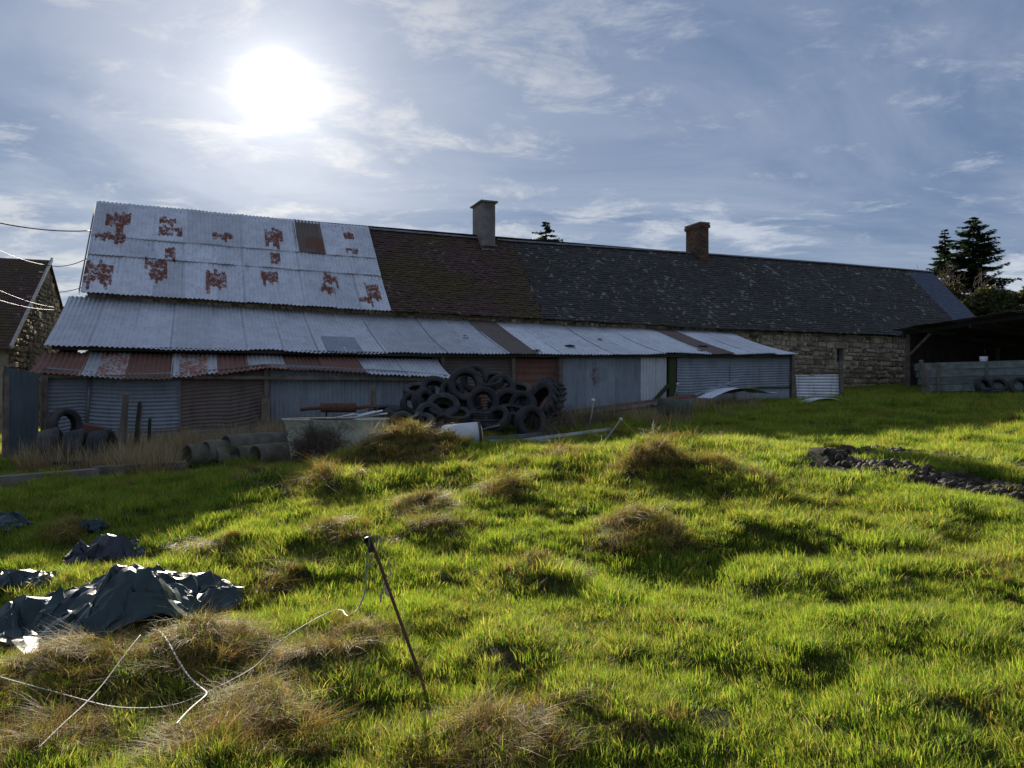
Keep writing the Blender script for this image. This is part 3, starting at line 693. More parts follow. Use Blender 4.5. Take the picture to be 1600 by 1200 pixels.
# ================================================================== NEIGHBOUR HOUSE
AP = np.array([-15.7, 25.5]); EF = np.array([-14.4, 21.6]); gd = (AP-EF)/np.linalg.norm(AP-EF); rd = np.array([-gd[1], gd[0]])
ER = AP+gd*3.4
nh = empty('stone_house', (AP[0], AP[1], plane_h(*AP)), 0, 'neighbouring stone house with dark slate roof and pale verge beyond the corrugated screen', 'house')
bpy.context.view_layer.update()
ninv = nh.matrix_world.inverted()
def W(q, z): return Vector((q[0], q[1], z))
zg = plane_h(*AP)-.5; LEN = 9.0
ext(nh, 'wall', M_MORTAR, [[W(EF, zg), W(ER, zg), W(ER, 3.1), W(AP, 5.85), W(EF, 2.9)], [W(EF, zg), W(EF, 2.9), W(EF+rd*LEN, 2.9), W(EF+rd*LEN, zg)], [W(ER, zg), W(ER, 3.1), W(ER+rd*LEN, 3.1), W(ER+rd*LEN, zg)]])
GLn = np.linalg.norm(ER-EF)
stones_joined(nh, 'gable_stones', courses(.05, GLn-.05, lambda u: zg+.3, lambda u: min(2.85+.76*u, 5.75-.8*(u-4.1))-.05), lambda u, y, z: ninv@W(EF+gd*u-rd*y, z))
def nroof(a_, t, up=0): q = AP+rd*a_+(EF-gd*.25-AP)*t; return W(q, 5.9+(2.75-5.9)*t+up)
m = MB(); r = 0
while r*.16 < 5.2:
    t0 = r*.16/5.2; t1 = (r+1.3)*.16/5.2; a_ = -.1-(.12 if r % 2 else 0)
    while a_ < LEN:
        k1 = random.uniform(0, .02)
        A0, A1 = max(a_, -.1), a_+.24
        m.add([ninv@nroof(A0, t0, .02), ninv@nroof(A1, t0, .02), ninv@nroof(A1, t1, .045+k1), ninv@nroof(A0, t1, .045+k1), ninv@nroof(A1, t1, .01), ninv@nroof(A0, t1, .01)], [(0, 3, 2, 1), (3, 5, 4, 2), (0, 5, 3), (1, 2, 4)])
        a_ += .25
    r += 1
ob = m.build('slates', M_SL_A, nh); ob['kind'] = 'stuff'
q = ER+gd*.2
ext(nh, 'rear_slope', M_SL_A, [[W(AP-rd*.1, 5.9), W(AP+rd*LEN, 5.9), W(q+rd*LEN, 3.0), W(q-rd*.1, 3.0)]])
ext(nh, 'roof_deck', M_DARKWOOD, [[nroof(-.08, 0), nroof(LEN, 0), nroof(LEN, 1), nroof(-.08, 1)]])
pa = [ninv@nroof(-.13, -.01, .03), ninv@nroof(-.13, 1.01, .03)]; MB().beam(pa[0], pa[1], .05, .12).build('verge_board', M_VERGE, nh)

# ================================================================== OPEN SHED ON THE RIGHT
A_ = np.array([15.4, 29.4]); Bf = np.array([17.9, 20.8]); fd = (Bf-A_)/np.linalg.norm(Bf-A_); bd = np.array([-fd[1], fd[0]])
FL = np.linalg.norm(Bf-A_)
os_ = empty('open_shed', (A_[0], A_[1], gz(*A_)), 0, 'dark open-fronted timber shed with sloping tin roof beside the farmhouse end', 'shed')
bpy.context.view_layer.update()
oinv = os_.matrix_world.inverted()
def S(a_, b_, z): q = A_+fd*a_+bd*b_; return Vector((q[0], q[1], z))
def og(a_, b_): q = A_+fd*a_+bd*b_; return plane_h(*q)
zA, zB, DEP = 3.80, 4.15, 5.2
def oroof(a_, b_, up=0): return S(a_, b_, zA+(zB-zA)*a_/FL-.11*b_+up)
for k in range(11):
    ua = -.35+(FL+.5)*k/11-.03; ub = -.35+(FL+.5)*(k+1)/11+.04
    corr('corrugated_sheet', os_, M_BROWN if k % 3 else M_ZINC_DULL, lambda s, t, ua=ua, ub=ub, k=k: oroof(ua+(ub-ua)*s, -.45+(DEP+.8)*t, .06+.012*(k % 2)), 11, .012, 3)
for b_ in (.0, 1.7, 3.4, 5.0): MB().beam(oinv@oroof(-.2, b_, -.06), oinv@oroof(FL, b_, -.06), .1, .14).build('purlin', M_DARKWOOD, os_)
for a_ in (0, 3.0, 6.0, FL-.1):
    MB().beam(oinv@oroof(a_, -.2, -.17), oinv@oroof(a_, DEP, -.17), .09, .14).build('rafter', M_DARKWOOD, os_)
    MB().beam(oinv@S(a_, 0, og(a_, 0)-.3), oinv@oroof(a_, 0, -.1), .15, .15, .015).build('post', M_WOOD, os_) if a_ in (0, FL-.1) else None
MB().beam(oinv@S(.05, .1, 2.9), oinv@oroof(1.0, .1, -.2), .08, .08).build('brace', M_WOOD, os_)
MB().beam(oinv@S(FL-.2, .1, 2.9), oinv@oroof(FL-1.3, .1, -.2), .08, .08).build('brace', M_WOOD, os_)
for (x0, y0, x1, y1, n) in ((0, .1, 0, DEP, 26), (0, DEP, FL, DEP, 44)):
    for k in range(n):
        f_ = (k+.5)/n; a_ = x0+(x1-x0)*f_; b_ = y0+(y1-y0)*f_
        dirv = fd if x0 != x1 else bd
        c0 = S(a_, b_, og(a_, b_)-.1); c1 = oroof(a_, b_, .03)
        wd = (FL if x0 != x1 else DEP)/n-.012
        MB().box(oinv@((c0+c1)/2), (wd, .025, c1.z-c0.z), (random.uniform(-.03, .03), 0, math.atan2(dirv[1], dirv[0]))).build('board', M_DARKWOOD, os_)
for z_ in (.9, .55): MB().beam(oinv@S(.05, .2, og(0, 1)+z_), oinv@S(.05, DEP, og(0, 4)+z_), .05, .16).build('rail', M_MOSSWOOD, os_)
MB().beam(oinv@S(1.2, 3.1, og(1, 3)-.1), oinv@S(1.2, 3.1, og(1, 3)+1.5), .12, .12, .01).build('inner_post', M_MOSSWOOD, os_)

# feed trailer of grey boards
t0_, t1_ = at(1447, 617, 25.4), at(1640, 611, 24.0)
td = Vector((t1_.x-t0_.x, t1_.y-t0_.y, 0)); TL = td.length; ta = math.atan2(td.y, td.x)
tr = empty('feed_trailer', (t0_.x, t0_.y, gz(t0_.x, t0_.y)), ta, 'grey-green boarded feed trailer standing in front of the open shed', 'trailer')
zs = gz(t1_.x, t1_.y)-gz(t0_.x, t0_.y)
for k in range(4):
    z0 = .10+k*.245
    for side, yy in (('a', 0.0), ('b', 1.5)):
        MB().beam((-.12*k/3, yy-.02*k, z0+.11), (TL, yy-.02*k, z0+.11+zs), .235, .035, 0, math.pi/2).build('board', M_BOARD, tr) if False else None
        m = MB(); x0 = -.05-.05*k
        ys = yy-.03*k*(1 if yy == 0 else -1)
        m.add([(x0, ys, z0), (TL, ys, z0+zs), (TL, ys, z0+.225+zs), (x0-.04, ys-.03, z0+.225), (x0, ys+.04, z0), (TL, ys+.04, z0+zs), (TL, ys+.04, z0+.225+zs), (x0-.04, ys+.01, z0+.225)],
              [(0, 1, 2, 3), (7, 6, 5, 4), (3, 2, 6, 7), (0, 4, 5, 1), (0, 3, 7, 4), (1, 5, 6, 2)]); m.build('board', M_BOARD, tr)
    m = MB(); m.box((-.07-.05*k, .75, z0+.11), (.04, 1.5, .225)); m.build('end_board', M_BOARD, tr)
m = MB(); m.box((TL/2, .75, .12+zs/2), (TL, 1.45, .05), (0, -math.atan2(zs, TL), 0)); m.build('floor', M_DARKWOOD, tr)
for xx in (.35, TL*.5): m = MB(); m.box((xx, -.10, .52+zs*xx/TL), (.07, .05, 1.0)); m.build('stake', M_WOOD, tr)
pl = MB().lathe([(0, 0), (.11, 0), (.125, .22), (.115, .22), (.10, .02), (0, .02)], 14, 'Z').build('bucket', M_WHITE, None, True)
bxy = at(1532, 575, 22.9); pl.location = (bxy.x+.3, bxy.y+.6, gz(bxy.x, bxy.y)+.12+.02); tag(pl, 'small pale bucket standing in the feed trailer', 'bucket')
pl.location.z = gz(t0_.x, t0_.y)+zs*.55+1.0
m = MB(); m.box((TL*.53, .75, 1.0+zs*.53), (.9, 1.5, .03)); m.build('top_board', M_BOARD, tr)
pl.parent = None
q = tr.matrix_basis; bpy.context.view_layer.update()
pl.location = tr.matrix_world@Vector((TL*.5, .45, 1.016+zs*.5))

# ================================================================== LOOSE THINGS
def tyre_mesh(Rr, W_, r, lugs=False, n=30, mat=M_TYRE):
    h = W_/2
    prof = [(r, -h*.62), (r+.02, -h*.75), (r+(Rr-r)*.45, -h), (r+(Rr-r)*.8, -h*.94), (Rr*.985, -h*.80)]
    if not lugs:
        for g in (-.55, -.18, .18, .55):
            prof += [(Rr, h*(g-.09)), (Rr-.014, h*(g-.04)), (Rr-.014, h*(g+.04)), (Rr, h*(g+.09))]
    else: prof += [(Rr*.97, -h*.4), (Rr*.97, h*.4)]
    prof += [(Rr*.985, h*.80), (r+(Rr-r)*.8, h*.94), (r+(Rr-r)*.45, h), (r+.02, h*.75), (r, h*.62), (r+.03, h*.6), (Rr-.045, h*.78), (Rr-.04, 0), (Rr-.045, -h*.78), (r+.03, -h*.6)]
    m = MB(); m.lathe(prof, n, 'X', True)
    if lugs:
        for i in range(22):
            th = 2*math.pi*i/22
            for sgn in (-1, 1):
                th2 = th+(math.pi/22 if sgn > 0 else 0)
                M = Matrix.Rotation(th2, 3, 'X')@Matrix.Rotation(sgn*.65, 3, 'Z')
                c = Matrix.Rotation(th2, 3, 'X')@Vector((sgn*h*.48, 0, Rr*.985))
                m.box(c, (h*1.05, .05, .075), M)
    me = pyd('tyre', m.V, m.F, mat, False)
    me.polygons.foreach_set('use_smooth', [True]*len(me.polygons))
    return me
T_CAR = tyre_mesh(.30, .20, .175); T_TRUCK = tyre_mesh(.365, .26, .215); T_TRAC = tyre_mesh(.62, .40, .36, True, 34); T_VAN = tyre_mesh(.35, .23, .20); T_WIDE = tyre_mesh(.42, .38, .25)
def put_tyre(me, px, py, Y, tilt, yaw, label, group=None, roll=0):
    """tilt 0 = upright, 90 = lying; yaw 0 = open side to the viewer"""
    p = at(px, py, Y)
    o = link('tyre', me, None, None, p)
    q = Matrix.Rotation(R_(yaw), 4, 'Z')@Matrix.Rotation(R_(-tilt), 4, 'X')@Matrix.Rotation(math.pi/2, 4, 'Z')@Matrix.Rotation(roll, 4, 'X')
    o.rotation_euler = q.to_euler(); o.scale = [random.uniform(.9, 1.1)]*3
    return tag(o, label, 'tyre', group)
HEAP = 'old tyres heaped against the lean-to'
HL = 'worn black tyre lying in the heap against the lean-to'
HLAB = {(727, 601): 'upright tyre at the very top of the heap with its open side outward', (742, 592): 'tyre half hidden behind the topmost upright tyre of the heap',
        (692, 637): 'tyre tilted back on the front of the heap showing its round hollow', (755, 629): 'upright tyre standing on the flat-lying pair at the front of the heap',
        (757, 650): 'upper tyre of the flat-lying pair under the upright front tyre', (759, 663): 'lower tyre of the flat-lying pair under the upright front tyre',
        (829, 660): 'tyre standing at the foot of the heap before the big tractor tyre', (628, 664): 'small tyre at the foot of the heap next to the enamel trough',
        (783, 608): 'tyre near the heap top on the tractor tyre side, leaning back', (680, 611): 'tyre near the heap top under the zinc eave of the low shed'}
for (me, px, py, Y, tilt, yaw) in [
    (T_TRUCK, 727, 601, 16.6, 12, 8), (T_TRUCK, 742, 592, 17.3, 8, -10), (T_TRUCK, 680, 611, 17.0, 35, 25), (T_TRUCK, 783, 608, 17.0, 20, -15),
    (T_TRUCK, 692, 637, 15.7, 48, 10), (T_TRUCK, 755, 629, 15.8, 12, -5), (T_CAR, 645, 633, 16.3, 25, 35), (T_VAN, 664, 631, 16.0, 20, 60),
    (T_VAN, 603, 645, 16.6, 80, 0), (T_VAN, 626, 648, 16.4, 78, 20), (T_CAR, 628, 664, 15.0, 15, 25), (T_TRUCK, 757, 650, 15.7, 86, 0), (T_TRUCK, 759, 663, 15.6, 88, 30),
    (T_VAN, 793, 630, 16.3, 30, -30), (T_CAR, 817, 634, 16.0, 15, -25), (T_VAN, 829, 660, 15.2, 10, 30), (T_TRUCK, 700, 660, 15.8, 85, 0), (T_TRUCK, 690, 650, 16.3, 80, 40),
    (T_TRUCK, 727, 628, 17.0, 82, 0), (T_TRUCK, 730, 642, 16.9, 85, 0), (T_TRUCK, 680, 632, 17.3, 80, 0), (T_TRUCK, 785, 634, 17.2, 80, 0), (T_TRUCK, 785, 650, 16.9, 86, 0), (T_VAN, 648, 658, 16.1, 84, 0),
    (T_CAR, 610, 660, 16.2, 85, 0), (T_VAN, 815, 655, 16.6, 85, 0), (T_CAR, 655, 664, 15.0, 60, -20), (T_TRUCK, 732, 660, 16.4, 86, 0), (T_CAR, 706, 612, 16.9, 40, 15), (T_CAR, 768, 596, 17.1, 55, -20), (T_CAR, 715, 650, 15.5, 65, 5), (T_VAN, 800, 645, 15.8, 70, 10), (T_CAR, 672, 652, 15.4, 35, 40), (T_CAR, 776, 655, 15.3, 40, -35), (T_VAN, 655, 612, 17.2, 70, 0), (T_CAR, 810, 612, 17.0, 60, 0)]:
    put_tyre(me, px, py, Y, tilt, yaw, HLAB.get((px, py), HL), HEAP, random.uniform(0, 6))
put_tyre(T_TRAC, 848, 632, 16.4, 28, -62, 'big lugged tractor tyre leaning at the end of the tyre heap')
for k, (px, py, yaw, tl) in enumerate([(84, 702, 112, 14), (124, 704, 106, 12), (162, 704, 100, 10)]):
    put_tyre(T_WIDE, px, py, 13.75-.05*k, tl, yaw, ['ribbed tyre standing at the corrugated screen end of the row of three', 'middle ribbed tyre of the row of three standing tyres', 'ribbed tyre standing against the leaning wooden post'][k], 'tyres standing by the low shed')
put_tyre(T_CAR, 101, 664, 14.35, 5, 70, 'small tyre propped on top behind the row of standing tyres')
for (px, py, Y, tl, yaw) in [(1536, 604, 24.0, 15, 20), (1560, 602, 24.0, 35, -10), (1551, 612, 23.4, 80, 0), (1592, 604, 23.3, 8, -5), (1616, 606, 23.5, 20, 10)]:
    put_tyre(T_CAR, px, py, Y, tl, yaw, 'old tyre dumped against the boarded feed trailer', 'tyres beside the feed trailer')

# concrete pipes
def pipe_mesh(Rr, L):
    return pyd('pipe', *(lambda m: (m.V, m.F))(MB().lathe([(Rr*.80, -L/2), (Rr, -L/2), (Rr, L/2), (Rr*.80, L/2)], 22, 'X', True)), M_PIPE, False)
PM = pipe_mesh(.20, 1.25); PM.polygons.foreach_set('use_smooth', [True]*len(PM.polygons))
mk = PM
PG = 'concrete drain pipes stacked in the weeds'
for (px, py, Y, yw) in [(299, 711, 13.1, 50), (327, 705, 13.2, 52), (359, 696, 13.3, 50), (388, 697, 13.6, 48), (404, 712, 13.0, 56), (340, 715, 13.2, 51), (374, 714, 13.2, 50)]:
    p = at(px, py, Y); dv = Vector((math.cos(R_(yw)), math.sin(R_(yw)), 0))
    o = link('drain_pipe', PM, None, None, p+dv*.55, (0, 0, R_(yw))); tag(o, 'mossy concrete drain pipe stacked among dead weeds before the low shed', 'pipe', PG)
# tub
TUBY = 12.9
tp = at(526, 700, TUBY); tz = gz(tp.x, tp.y)
tub = empty('water_trough', (tp.x, tp.y, tz), R_(4), 'old pale enamel oval trough full of rubbish before the low shed', 'trough')
zt = at(526, 655, TUBY).z-tz
m = MB(); rings = []
for (sx, sy, z) in ((.70, .26, .0), (.76, .30, .05), (.82, .34, zt*.6), (.87, .37, zt-.02), (.91, .41, zt), (.91, .41, zt+.025), (.86, .36, zt+.02), (.78, .31, zt*.5), (.70, .26, .06)):
    rings.append([(sx*math.copysign(abs(math.cos(t_))**.8, math.cos(t_)), sy*math.copysign(abs(math.sin(t_))**.8, math.sin(t_)), z) for t_ in np.linspace(0, 2*math.pi, 41)[:-1]])
for rr in rings: m.V += rr
m.F = [(i*40+k, i*40+(k+1) % 40, (i+1)*40+(k+1) % 40, (i+1)*40+k) for i in range(8) for k in range(40)]+[tuple(320+k for k in range(40))]
m.build('tub_shell', M_ENAMEL, tub, True)
rim = [(.915*math.cos(t_), .415*math.sin(t_), zt+.02) for t_ in np.linspace(0, 2*math.pi, 41)]
MB().tube(rim, .014, 6).build('rim', M_RUSTIRON, tub, True)
for sx in (-.66, .66): MB().box((sx, -.2, .02), (.08, .06, .16)).build('foot', M_RUSTIRON, tub)
# things in / behind the trough
m = MB()
for k in range(9):
    x = .05+.07*k; m.box((x, random.uniform(-.12, .1), zt-.02+random.uniform(-.02, .06)+.012*k), (.5, .10, .015), (random.uniform(-.15, .15), -.18+random.uniform(-.08, .08), random.uniform(-.3, .3)))
o = m.build('white_boards', M_WHITE, None); o.location = (tp.x, tp.y, tz); o.rotation_euler = (0, 0, R_(4)); tag(o, 'broken white boards lying in the enamel trough', 'boards')
pm = at(535, 637, 13.6)
o = MB().tube([(-.75, 0, -.03), (-.40, 0, 0), (-.38, 0, 0), (-.32, 0, 0), (.22, 0, 0), (.28, 0, 0), (.30, 0, 0), (.5, 0, .03), (.6, .02, .0), (.62, .02, -.3)], .035, 9).build('exhaust_pipe', M_RUSTIRON, None, True)
m2 = MB().tube([(-.38, 0, 0), (.24, 0, 0)], .085, 12); m2.build('muffler', M_RUSTIRON, o, True)
o.location = pm; tag(o, 'rusty exhaust pipe with muffler propped behind the enamel trough', 'exhaust')
MB().tube([(0, 0, 0), (0, 0, -.9)], .02, 6).build('support', M_RUSTIRON, o).location = (-.3, .05, -.02)
MB().tube([(0, 0, 0), (0, 0, -.9)], .02, 6).build('support', M_RUSTIRON, o).location = (.55, .05, -.02)
# white tank
tk = at(722, 676, 11.9)
o = MB().lathe([(0, -.34), (.10, -.335), (.165, -.30), (.18, -.26), (.18, .24), (.165, .29), (.10, .32), (0, .325)], 22, 'X').build('water_tank', M_WHITE, None, True)
o.location = (tk.x, tk.y, min(tk.z, gz(tk.x, tk.y)+.20)); o.rotation_euler = (0, R_(-5), R_(8)); tag(o, 'white cylindrical water tank lying behind the grassy bank', 'tank')
MB().lathe([(.172, .255), (.186, .258), (.186, .285), (.16, .30)], 22, 'X').build('end_band', M_RUSTIRON, o, True)
MB().tube([(.3, 0, .05), (.62, .02, .09)], .012, 6).build('outlet_pipe', M_STEEL, o)
# steel channels and sheets on the ground
def gpp(px, py, lift): x, y = ground_pt(px, py); return Vector((x, y, gz(x, y)+lift))
def plank(name, a, b, w_, h_, mat, label, cat, group=None):
    a = Vector(a); b = Vector(b); o = MB().beam((0, 0, 0), b-a, w_, h_, 0).build(name, mat, None); o.location = a; return tag(o, label, cat, group)
plank('steel_channel', gpp(738, 694, .10), gpp(862, 684, .12), .10, .07, M_STEEL, 'dark steel channel lying beside the white tank', 'beam')
plank('zinc_sheet', gpp(762, 699, .06), gpp(905, 694, .07), .40, .02, M_ZINC_DULL, 'flat grey zinc sheet lying on the ground by the reddish twigs', 'sheet')
plank('steel_strip', gpp(775, 702, .07), gpp(955, 696, .07), .05, .05, M_ZINC, 'pale metal strip lying along the edge of the flat zinc sheet', 'strip')
# long poles in the junk heap
gj = lambda px, py, Y: at(px, py, Y)
plank('long_pole', gj(895, 643, 21.2), gj(1180, 606, 23.5), .12, .10, M_WOOD, 'long weathered pole lying on the scrap heap before the lean-to', 'pole')
plank('red_pole', gj(960, 637, 21.4), gj(1120, 614, 22.9), .06, .06, M_RED, 'faded red metal bar lying on the scrap heap', 'bar')
plank('steel_tube', gj(905, 647, 21.0), gj(1035, 628, 21.9), .05, .05, M_STEEL, 'thin grey steel tube low in the scrap heap', 'tube')
plank('steel_angle', gj(1085, 617, 22.5), gj(1152, 594, 23.1), .07, .05, M_ZINC_DULL, 'short grey metal angle sticking up from the scrap heap', 'bar')
plank('timber_post', gj(925, 652, 20.9), gj(1040, 636, 21.6), .14, .2, M_DARKWOOD, 'dark rotten timber lying under the long weathered pole', 'timber')
cs = empty('bent_sheet', gj(1150, 615, 22.9), 0, 'bent zinc sheet arched over the scrap heap', 'sheet'); bpy.context.view_layer.update()
a0, a1 = gj(1098, 622, 22.2), gj(1200, 613, 23.3)
corr('sheet', cs, M_ZINC, lambda s, t: a0.lerp(a1, t)+Vector((-.3*(s-.5), .9*(s-.5), .22*math.sin(math.pi*min(1, t*1.15)))), 10, .012, 12)
a2, a3 = gpp(1252, 632, .03), gpp(1310, 631, .03)
cs2 = empty('curved_sheet', (a2+a3)/2, 0, 'curved pale zinc sheet lying in grass below the low corrugated fence', 'sheet'); bpy.context.view_layer.update()
corr('sheet', cs2, M_ZINC_NEW, lambda s, t: a2.lerp(a3, t)+Vector((0, .8*(s-.4), .16*math.sin(math.pi*t)**.8-.02)), 10, .012, 12)
# barrel roll
br = at(1053, 646, 16.8)
o = MB().lathe([(0, -.38), (.24, -.38), (.255, -.36), (.25, -.13), (.262, -.11), (.25, -.09), (.25, .12), (.262, .14), (.25, .16), (.255, .36), (.24, .38), (0, .38)], 22, 'X').build('oil_drum', simple('mossy_drum', (.055, .075, .06, 1), (.08, .085, .06, 1), 5, .8, bump=.3, c3=(.05, .07, .02, 1)), None, True)
o.location = (br.x, br.y, gz(br.x, br.y)+.2); o.rotation_euler = (.0, .08, R_(12)); tag(o, 'mossy green drum lying in dead grass before the scrap heap', 'drum')
dx_, dy_ = ground_pt(1053, 656); o.location = (dx_, dy_, gz(dx_, dy_)+.2)

# timber/concrete kerb beams at the left
plank('concrete_beam', at(-40, 757, 10.6), at(150, 741, 11.9), .22, .18, M_CONC, 'grey concrete beam lying in front of the standing tyres', 'beam')
plank('timber_beam', at(146, 738, 12.1), at(292, 729, 12.6), .2, .18, M_WOOD, 'weathered timber beam end to end with the concrete beam', 'beam')
# wooden posts
def post(px, yb, yt, Y, w_, lean_px, label, name='wooden_post', mat=M_WOOD):
    a_ = at(px, yb, Y); b_ = at(px+lean_px, yt, Y); a_.z = min(a_.z, gz(a_.x, a_.y))-.15
    n = 5; m = MB(); pts = [a_.lerp(b_, i/(n-1))-a_ for i in range(n)]
    m.tube(pts, w_*.55, 8, w_*.45); 
    m.V = [(x+random.uniform(-.006, .006), y+random.uniform(-.006, .006), z+(random.uniform(-.04, .04) if i >= len(m.V)-8 else 0)) for i, (x, y, z) in enumerate(m.V)]
    o = m.build(name, mat, None); o.location = a_; return tag(o, label, 'post')
post(186, 692, 616, 13.4, .13, 11, 'weathered wooden post leaning beside the row of standing tyres')
post(206, 690, 629, 13.7, .07, 12, 'thin split stake behind the leaning wooden post', mat=M_DARKWOOD)
post(212, 688, 634, 13.75, .04, 9, 'narrow pale stake beside the split dark stake')
post(231, 690, 656, 13.9, .06, 3, 'short dark stump in dead weeds right of the stakes', mat=M_DARKWOOD)
post(586, 660, 604, 14.2, .11, -3, 'round wooden post standing behind the enamel trough')
post(1453, 621, 563, 24.6, .15, -14, 'split wooden post leaning against the feed trailer corner')
# brick-coloured box and stump by the tyres
o = MB().box((0, 0, .0), (.42, .3, .22), (0, .25, .4)).build('rusty_box', M_RUSTIRON, None, bevel=.015); o.location = at(148, 674, 14.1); tag(o, 'small rusty metal box resting between the standing tyres', 'box')
o = MB().box((0, 0, 0), (.45, .25, .26), (0, 0, .1)).build('wooden_crate', M_DARKWOOD, None, bevel=.01); q_ = at(108, 733, 12.9); o.location = (q_.x, q_.y, gz(q_.x, q_.y)+.12); tag(o, 'dark wooden crate in front of the standing tyres', 'crate')

# ------------------------------------------------------------------ tarps
from mathutils.geometry import delaunay_2d_cdt
def tarp(name, cx, cy, sx, sy, rot, hgt, seed, label, n=0, cells=60):
    """crumpled sheeting: planar facets with sharp creases, then smaller wrinkles inside them"""
    r_ = random.Random(seed); pts = []; hs = []
    for k in range(34):
        a_ = 2*math.pi*k/34; q = (1+.16*math.sin(a_*3+seed)+.12*math.sin(a_*7+seed*2)+r_.uniform(-.09, .09))
        cs_, sn_ = math.cos(a_), math.sin(a_); q *= 1/max(abs(cs_), abs(sn_))**.55
        pts.append(Vector((cs_*sx*q*.9, sn_*sy*q*.9))); hs.append(r_.uniform(.012, .05))
    while len(pts) < 34+cells:
        a_ = r_.uniform(0, 6.283); q = math.sqrt(r_.random())*.93; p = Vector((math.cos(a_)*sx*q, math.sin(a_)*sy*q))
        if min((p-o).length for o in pts) < .42*math.sqrt(sx*sy/cells)*1.6: 
            if r_.random() > .03: continue
        pts.append(p); hs.append(hgt*(1-q*q*.75)*r_.choice((.3, .45, .6, .8, 1.0))+.03)
    vs, es, fs = delaunay_2d_cdt(pts, [], [], 0, 1e-4)[:3]
    hd = {(round(p.x, 4), round(p.y, 4)): h for p, h in zip(pts, hs)}
    bm = bmesh.new(); bv = [bm.verts.new((v_.x, v_.y, hd.get((round(v_.x, 4), round(v_.y, 4)), .03))) for v_ in vs]
    for f_ in fs: bm.faces.new([bv[i] for i in f_])
    for amp in (.030, .012):
        old = set(bm.verts); bmesh.ops.subdivide_edges(bm, edges=list(bm.edges), cuts=1, use_grid_fill=True)
        for v_ in bm.verts:
            if v_ not in old: v_.co += Vector((r_.uniform(-1, 1)*amp*.8, r_.uniform(-1, 1)*amp*.8, r_.uniform(-.8, 1)*amp))
    bmesh.ops.triangulate(bm, faces=list(bm.faces)); 
    for k in range(1): bmesh.ops.smooth_vert(bm, verts=list(bm.verts), factor=.3, use_axis_x=True, use_axis_y=True, use_axis_z=True)
    bm.normal_update()
    for f_ in bm.faces: f_.smooth = True
    if sum(f_.normal.z for f_ in bm.faces) < 0: bmesh.ops.reverse_faces(bm, faces=list(bm.faces))
    c, s = math.cos(rot), math.sin(rot); z0 = gz(cx, cy)
    co_ = np.array([v_.co[:] for v_ in bm.verts]); wx = co_[:, 0]*c-co_[:, 1]*s; wy = co_[:, 0]*s+co_[:, 1]*c
    zz_ = hfun(cx+wx, cy+wy)-z0+np.maximum(co_[:, 2], .01)+.02
    for v_, a_, b_, d_ in zip(bm.verts, wx, wy, zz_): v_.co = (a_, b_, d_)
    me = bpy.data.meshes.new(name); bm.to_mesh(me); bm.free(); me.set_sharp_from_angle(angle=R_(24))
    m, t = newmat(name+'_plastic'+str(seed))
    col = (.012, .030, .034, 1) if seed != 2 else (.016, .022, .032, 1)
    co = t.node('ShaderNodeTexCoord').outputs['Object']
    finish(t, t.mix(t.ramp(t.noise(co, 6.0, 4), .4, .7), col, tuple(q*1.8 for q in col[:3])+(1,)), .46, 0, t.noise(co, 18.0, 3), .02, .3, .45)
    o = link(name, me, None, m, (cx, cy, z0)); return tag(o, label, 'tarp')
x, y = ground_pt(180, 966); tarp('plastic_tarp', x, y, .78, .60, R_(24), .21, 1, 'large crumpled dark green plastic tarp lying in the grass', 0, 150)
x, y = ground_pt(160, 868); tarp('plastic_sheet', x, y, .30, .24, .3, .17, 2, 'small dark plastic sheet bunched up just beyond the large green tarp', 0, 16)
x, y = ground_pt(25, 918); tarp('plastic_sheet', x, y, .30, .18, .1, .14, 3, 'low torn plastic sheet in the grass beside the large green tarp', 0, 14)
x, y = ground_pt(-8, 832); tarp('plastic_sheet', x, y, .34, .26, .2, .22, 4, 'black bunched plastic in the grass near the concrete beam', 0, 14)
x, y = ground_pt(146, 834); tarp('plastic_scrap', x, y, .13, .10, .2, .12, 5, 'tiny scrap of black plastic in the grass past the tarps', 0, 8)

# ------------------------------------------------------------------ fence stake, tapes, wires
sx0, sy0 = ground_pt(682, 1085); ytop = sy0+.35
pb = Vector((sx0, sy0, gz(sx0, sy0)-.1)); pt = at(582, 850, ytop)
st = empty('fence_stake', (sx0, sy0, gz(sx0, sy0)), 0, 'leaning rusty iron fence stake with black insulator and curled white tape', 'stake')
bpy.context.view_layer.update(); sinv = st.matrix_world.inverted()
pts = [sinv@pb.lerp(pt, i/8) for i in range(9)]
MB().tube(pts, .0085, 8).build('rod', M_RUSTIRON, st, True)
tl = sinv@pt
m = MB(); m.box(tl+Vector((-.012, -.005, .0)), (.035, .035, .085), (0, -.35, 0)); m.box(tl+Vector((-.03, -.01, .02)), (.03, .025, .03)); m.build('insulator', M_BLACKP, st, bevel=.005)
def ribbon(pts, w_, name, mat, parent=None):
    m = MB(); P_ = [Vector(p) for p in pts]
    for i, p in enumerate(P_):
        t = (P_[min(i+1, len(P_)-1)]-P_[max(i-1, 0)]).normalized(); a_ = t.cross(Vector((math.sin(i*.9), math.cos(i*.7), .3))).normalized()*w_/2
        m.V += [tuple(p-a_), tuple(p+a_)]
    m.F = [(2*i, 2*i+1, 2*i+3, 2*i+2) for i in range(len(P_)-1)]
    return m.build(name, mat, parent, True)
for (dx, L, sd) in ((-.012, .17, 1), (.02, .34, 2), (.05, .30, 3)):
    pp = []
    for i in range(16):
        t = i/15; pp.append(tl+Vector((dx+.03*math.sin(t*9+sd)*t+(.06*t if sd > 1 else 0), -.02-.02*math.cos(t*7), .04-L*t+.015*math.sin(t*14+sd))))
    ribbon(pp, .013, 'tape_curl', M_TAPE, st)
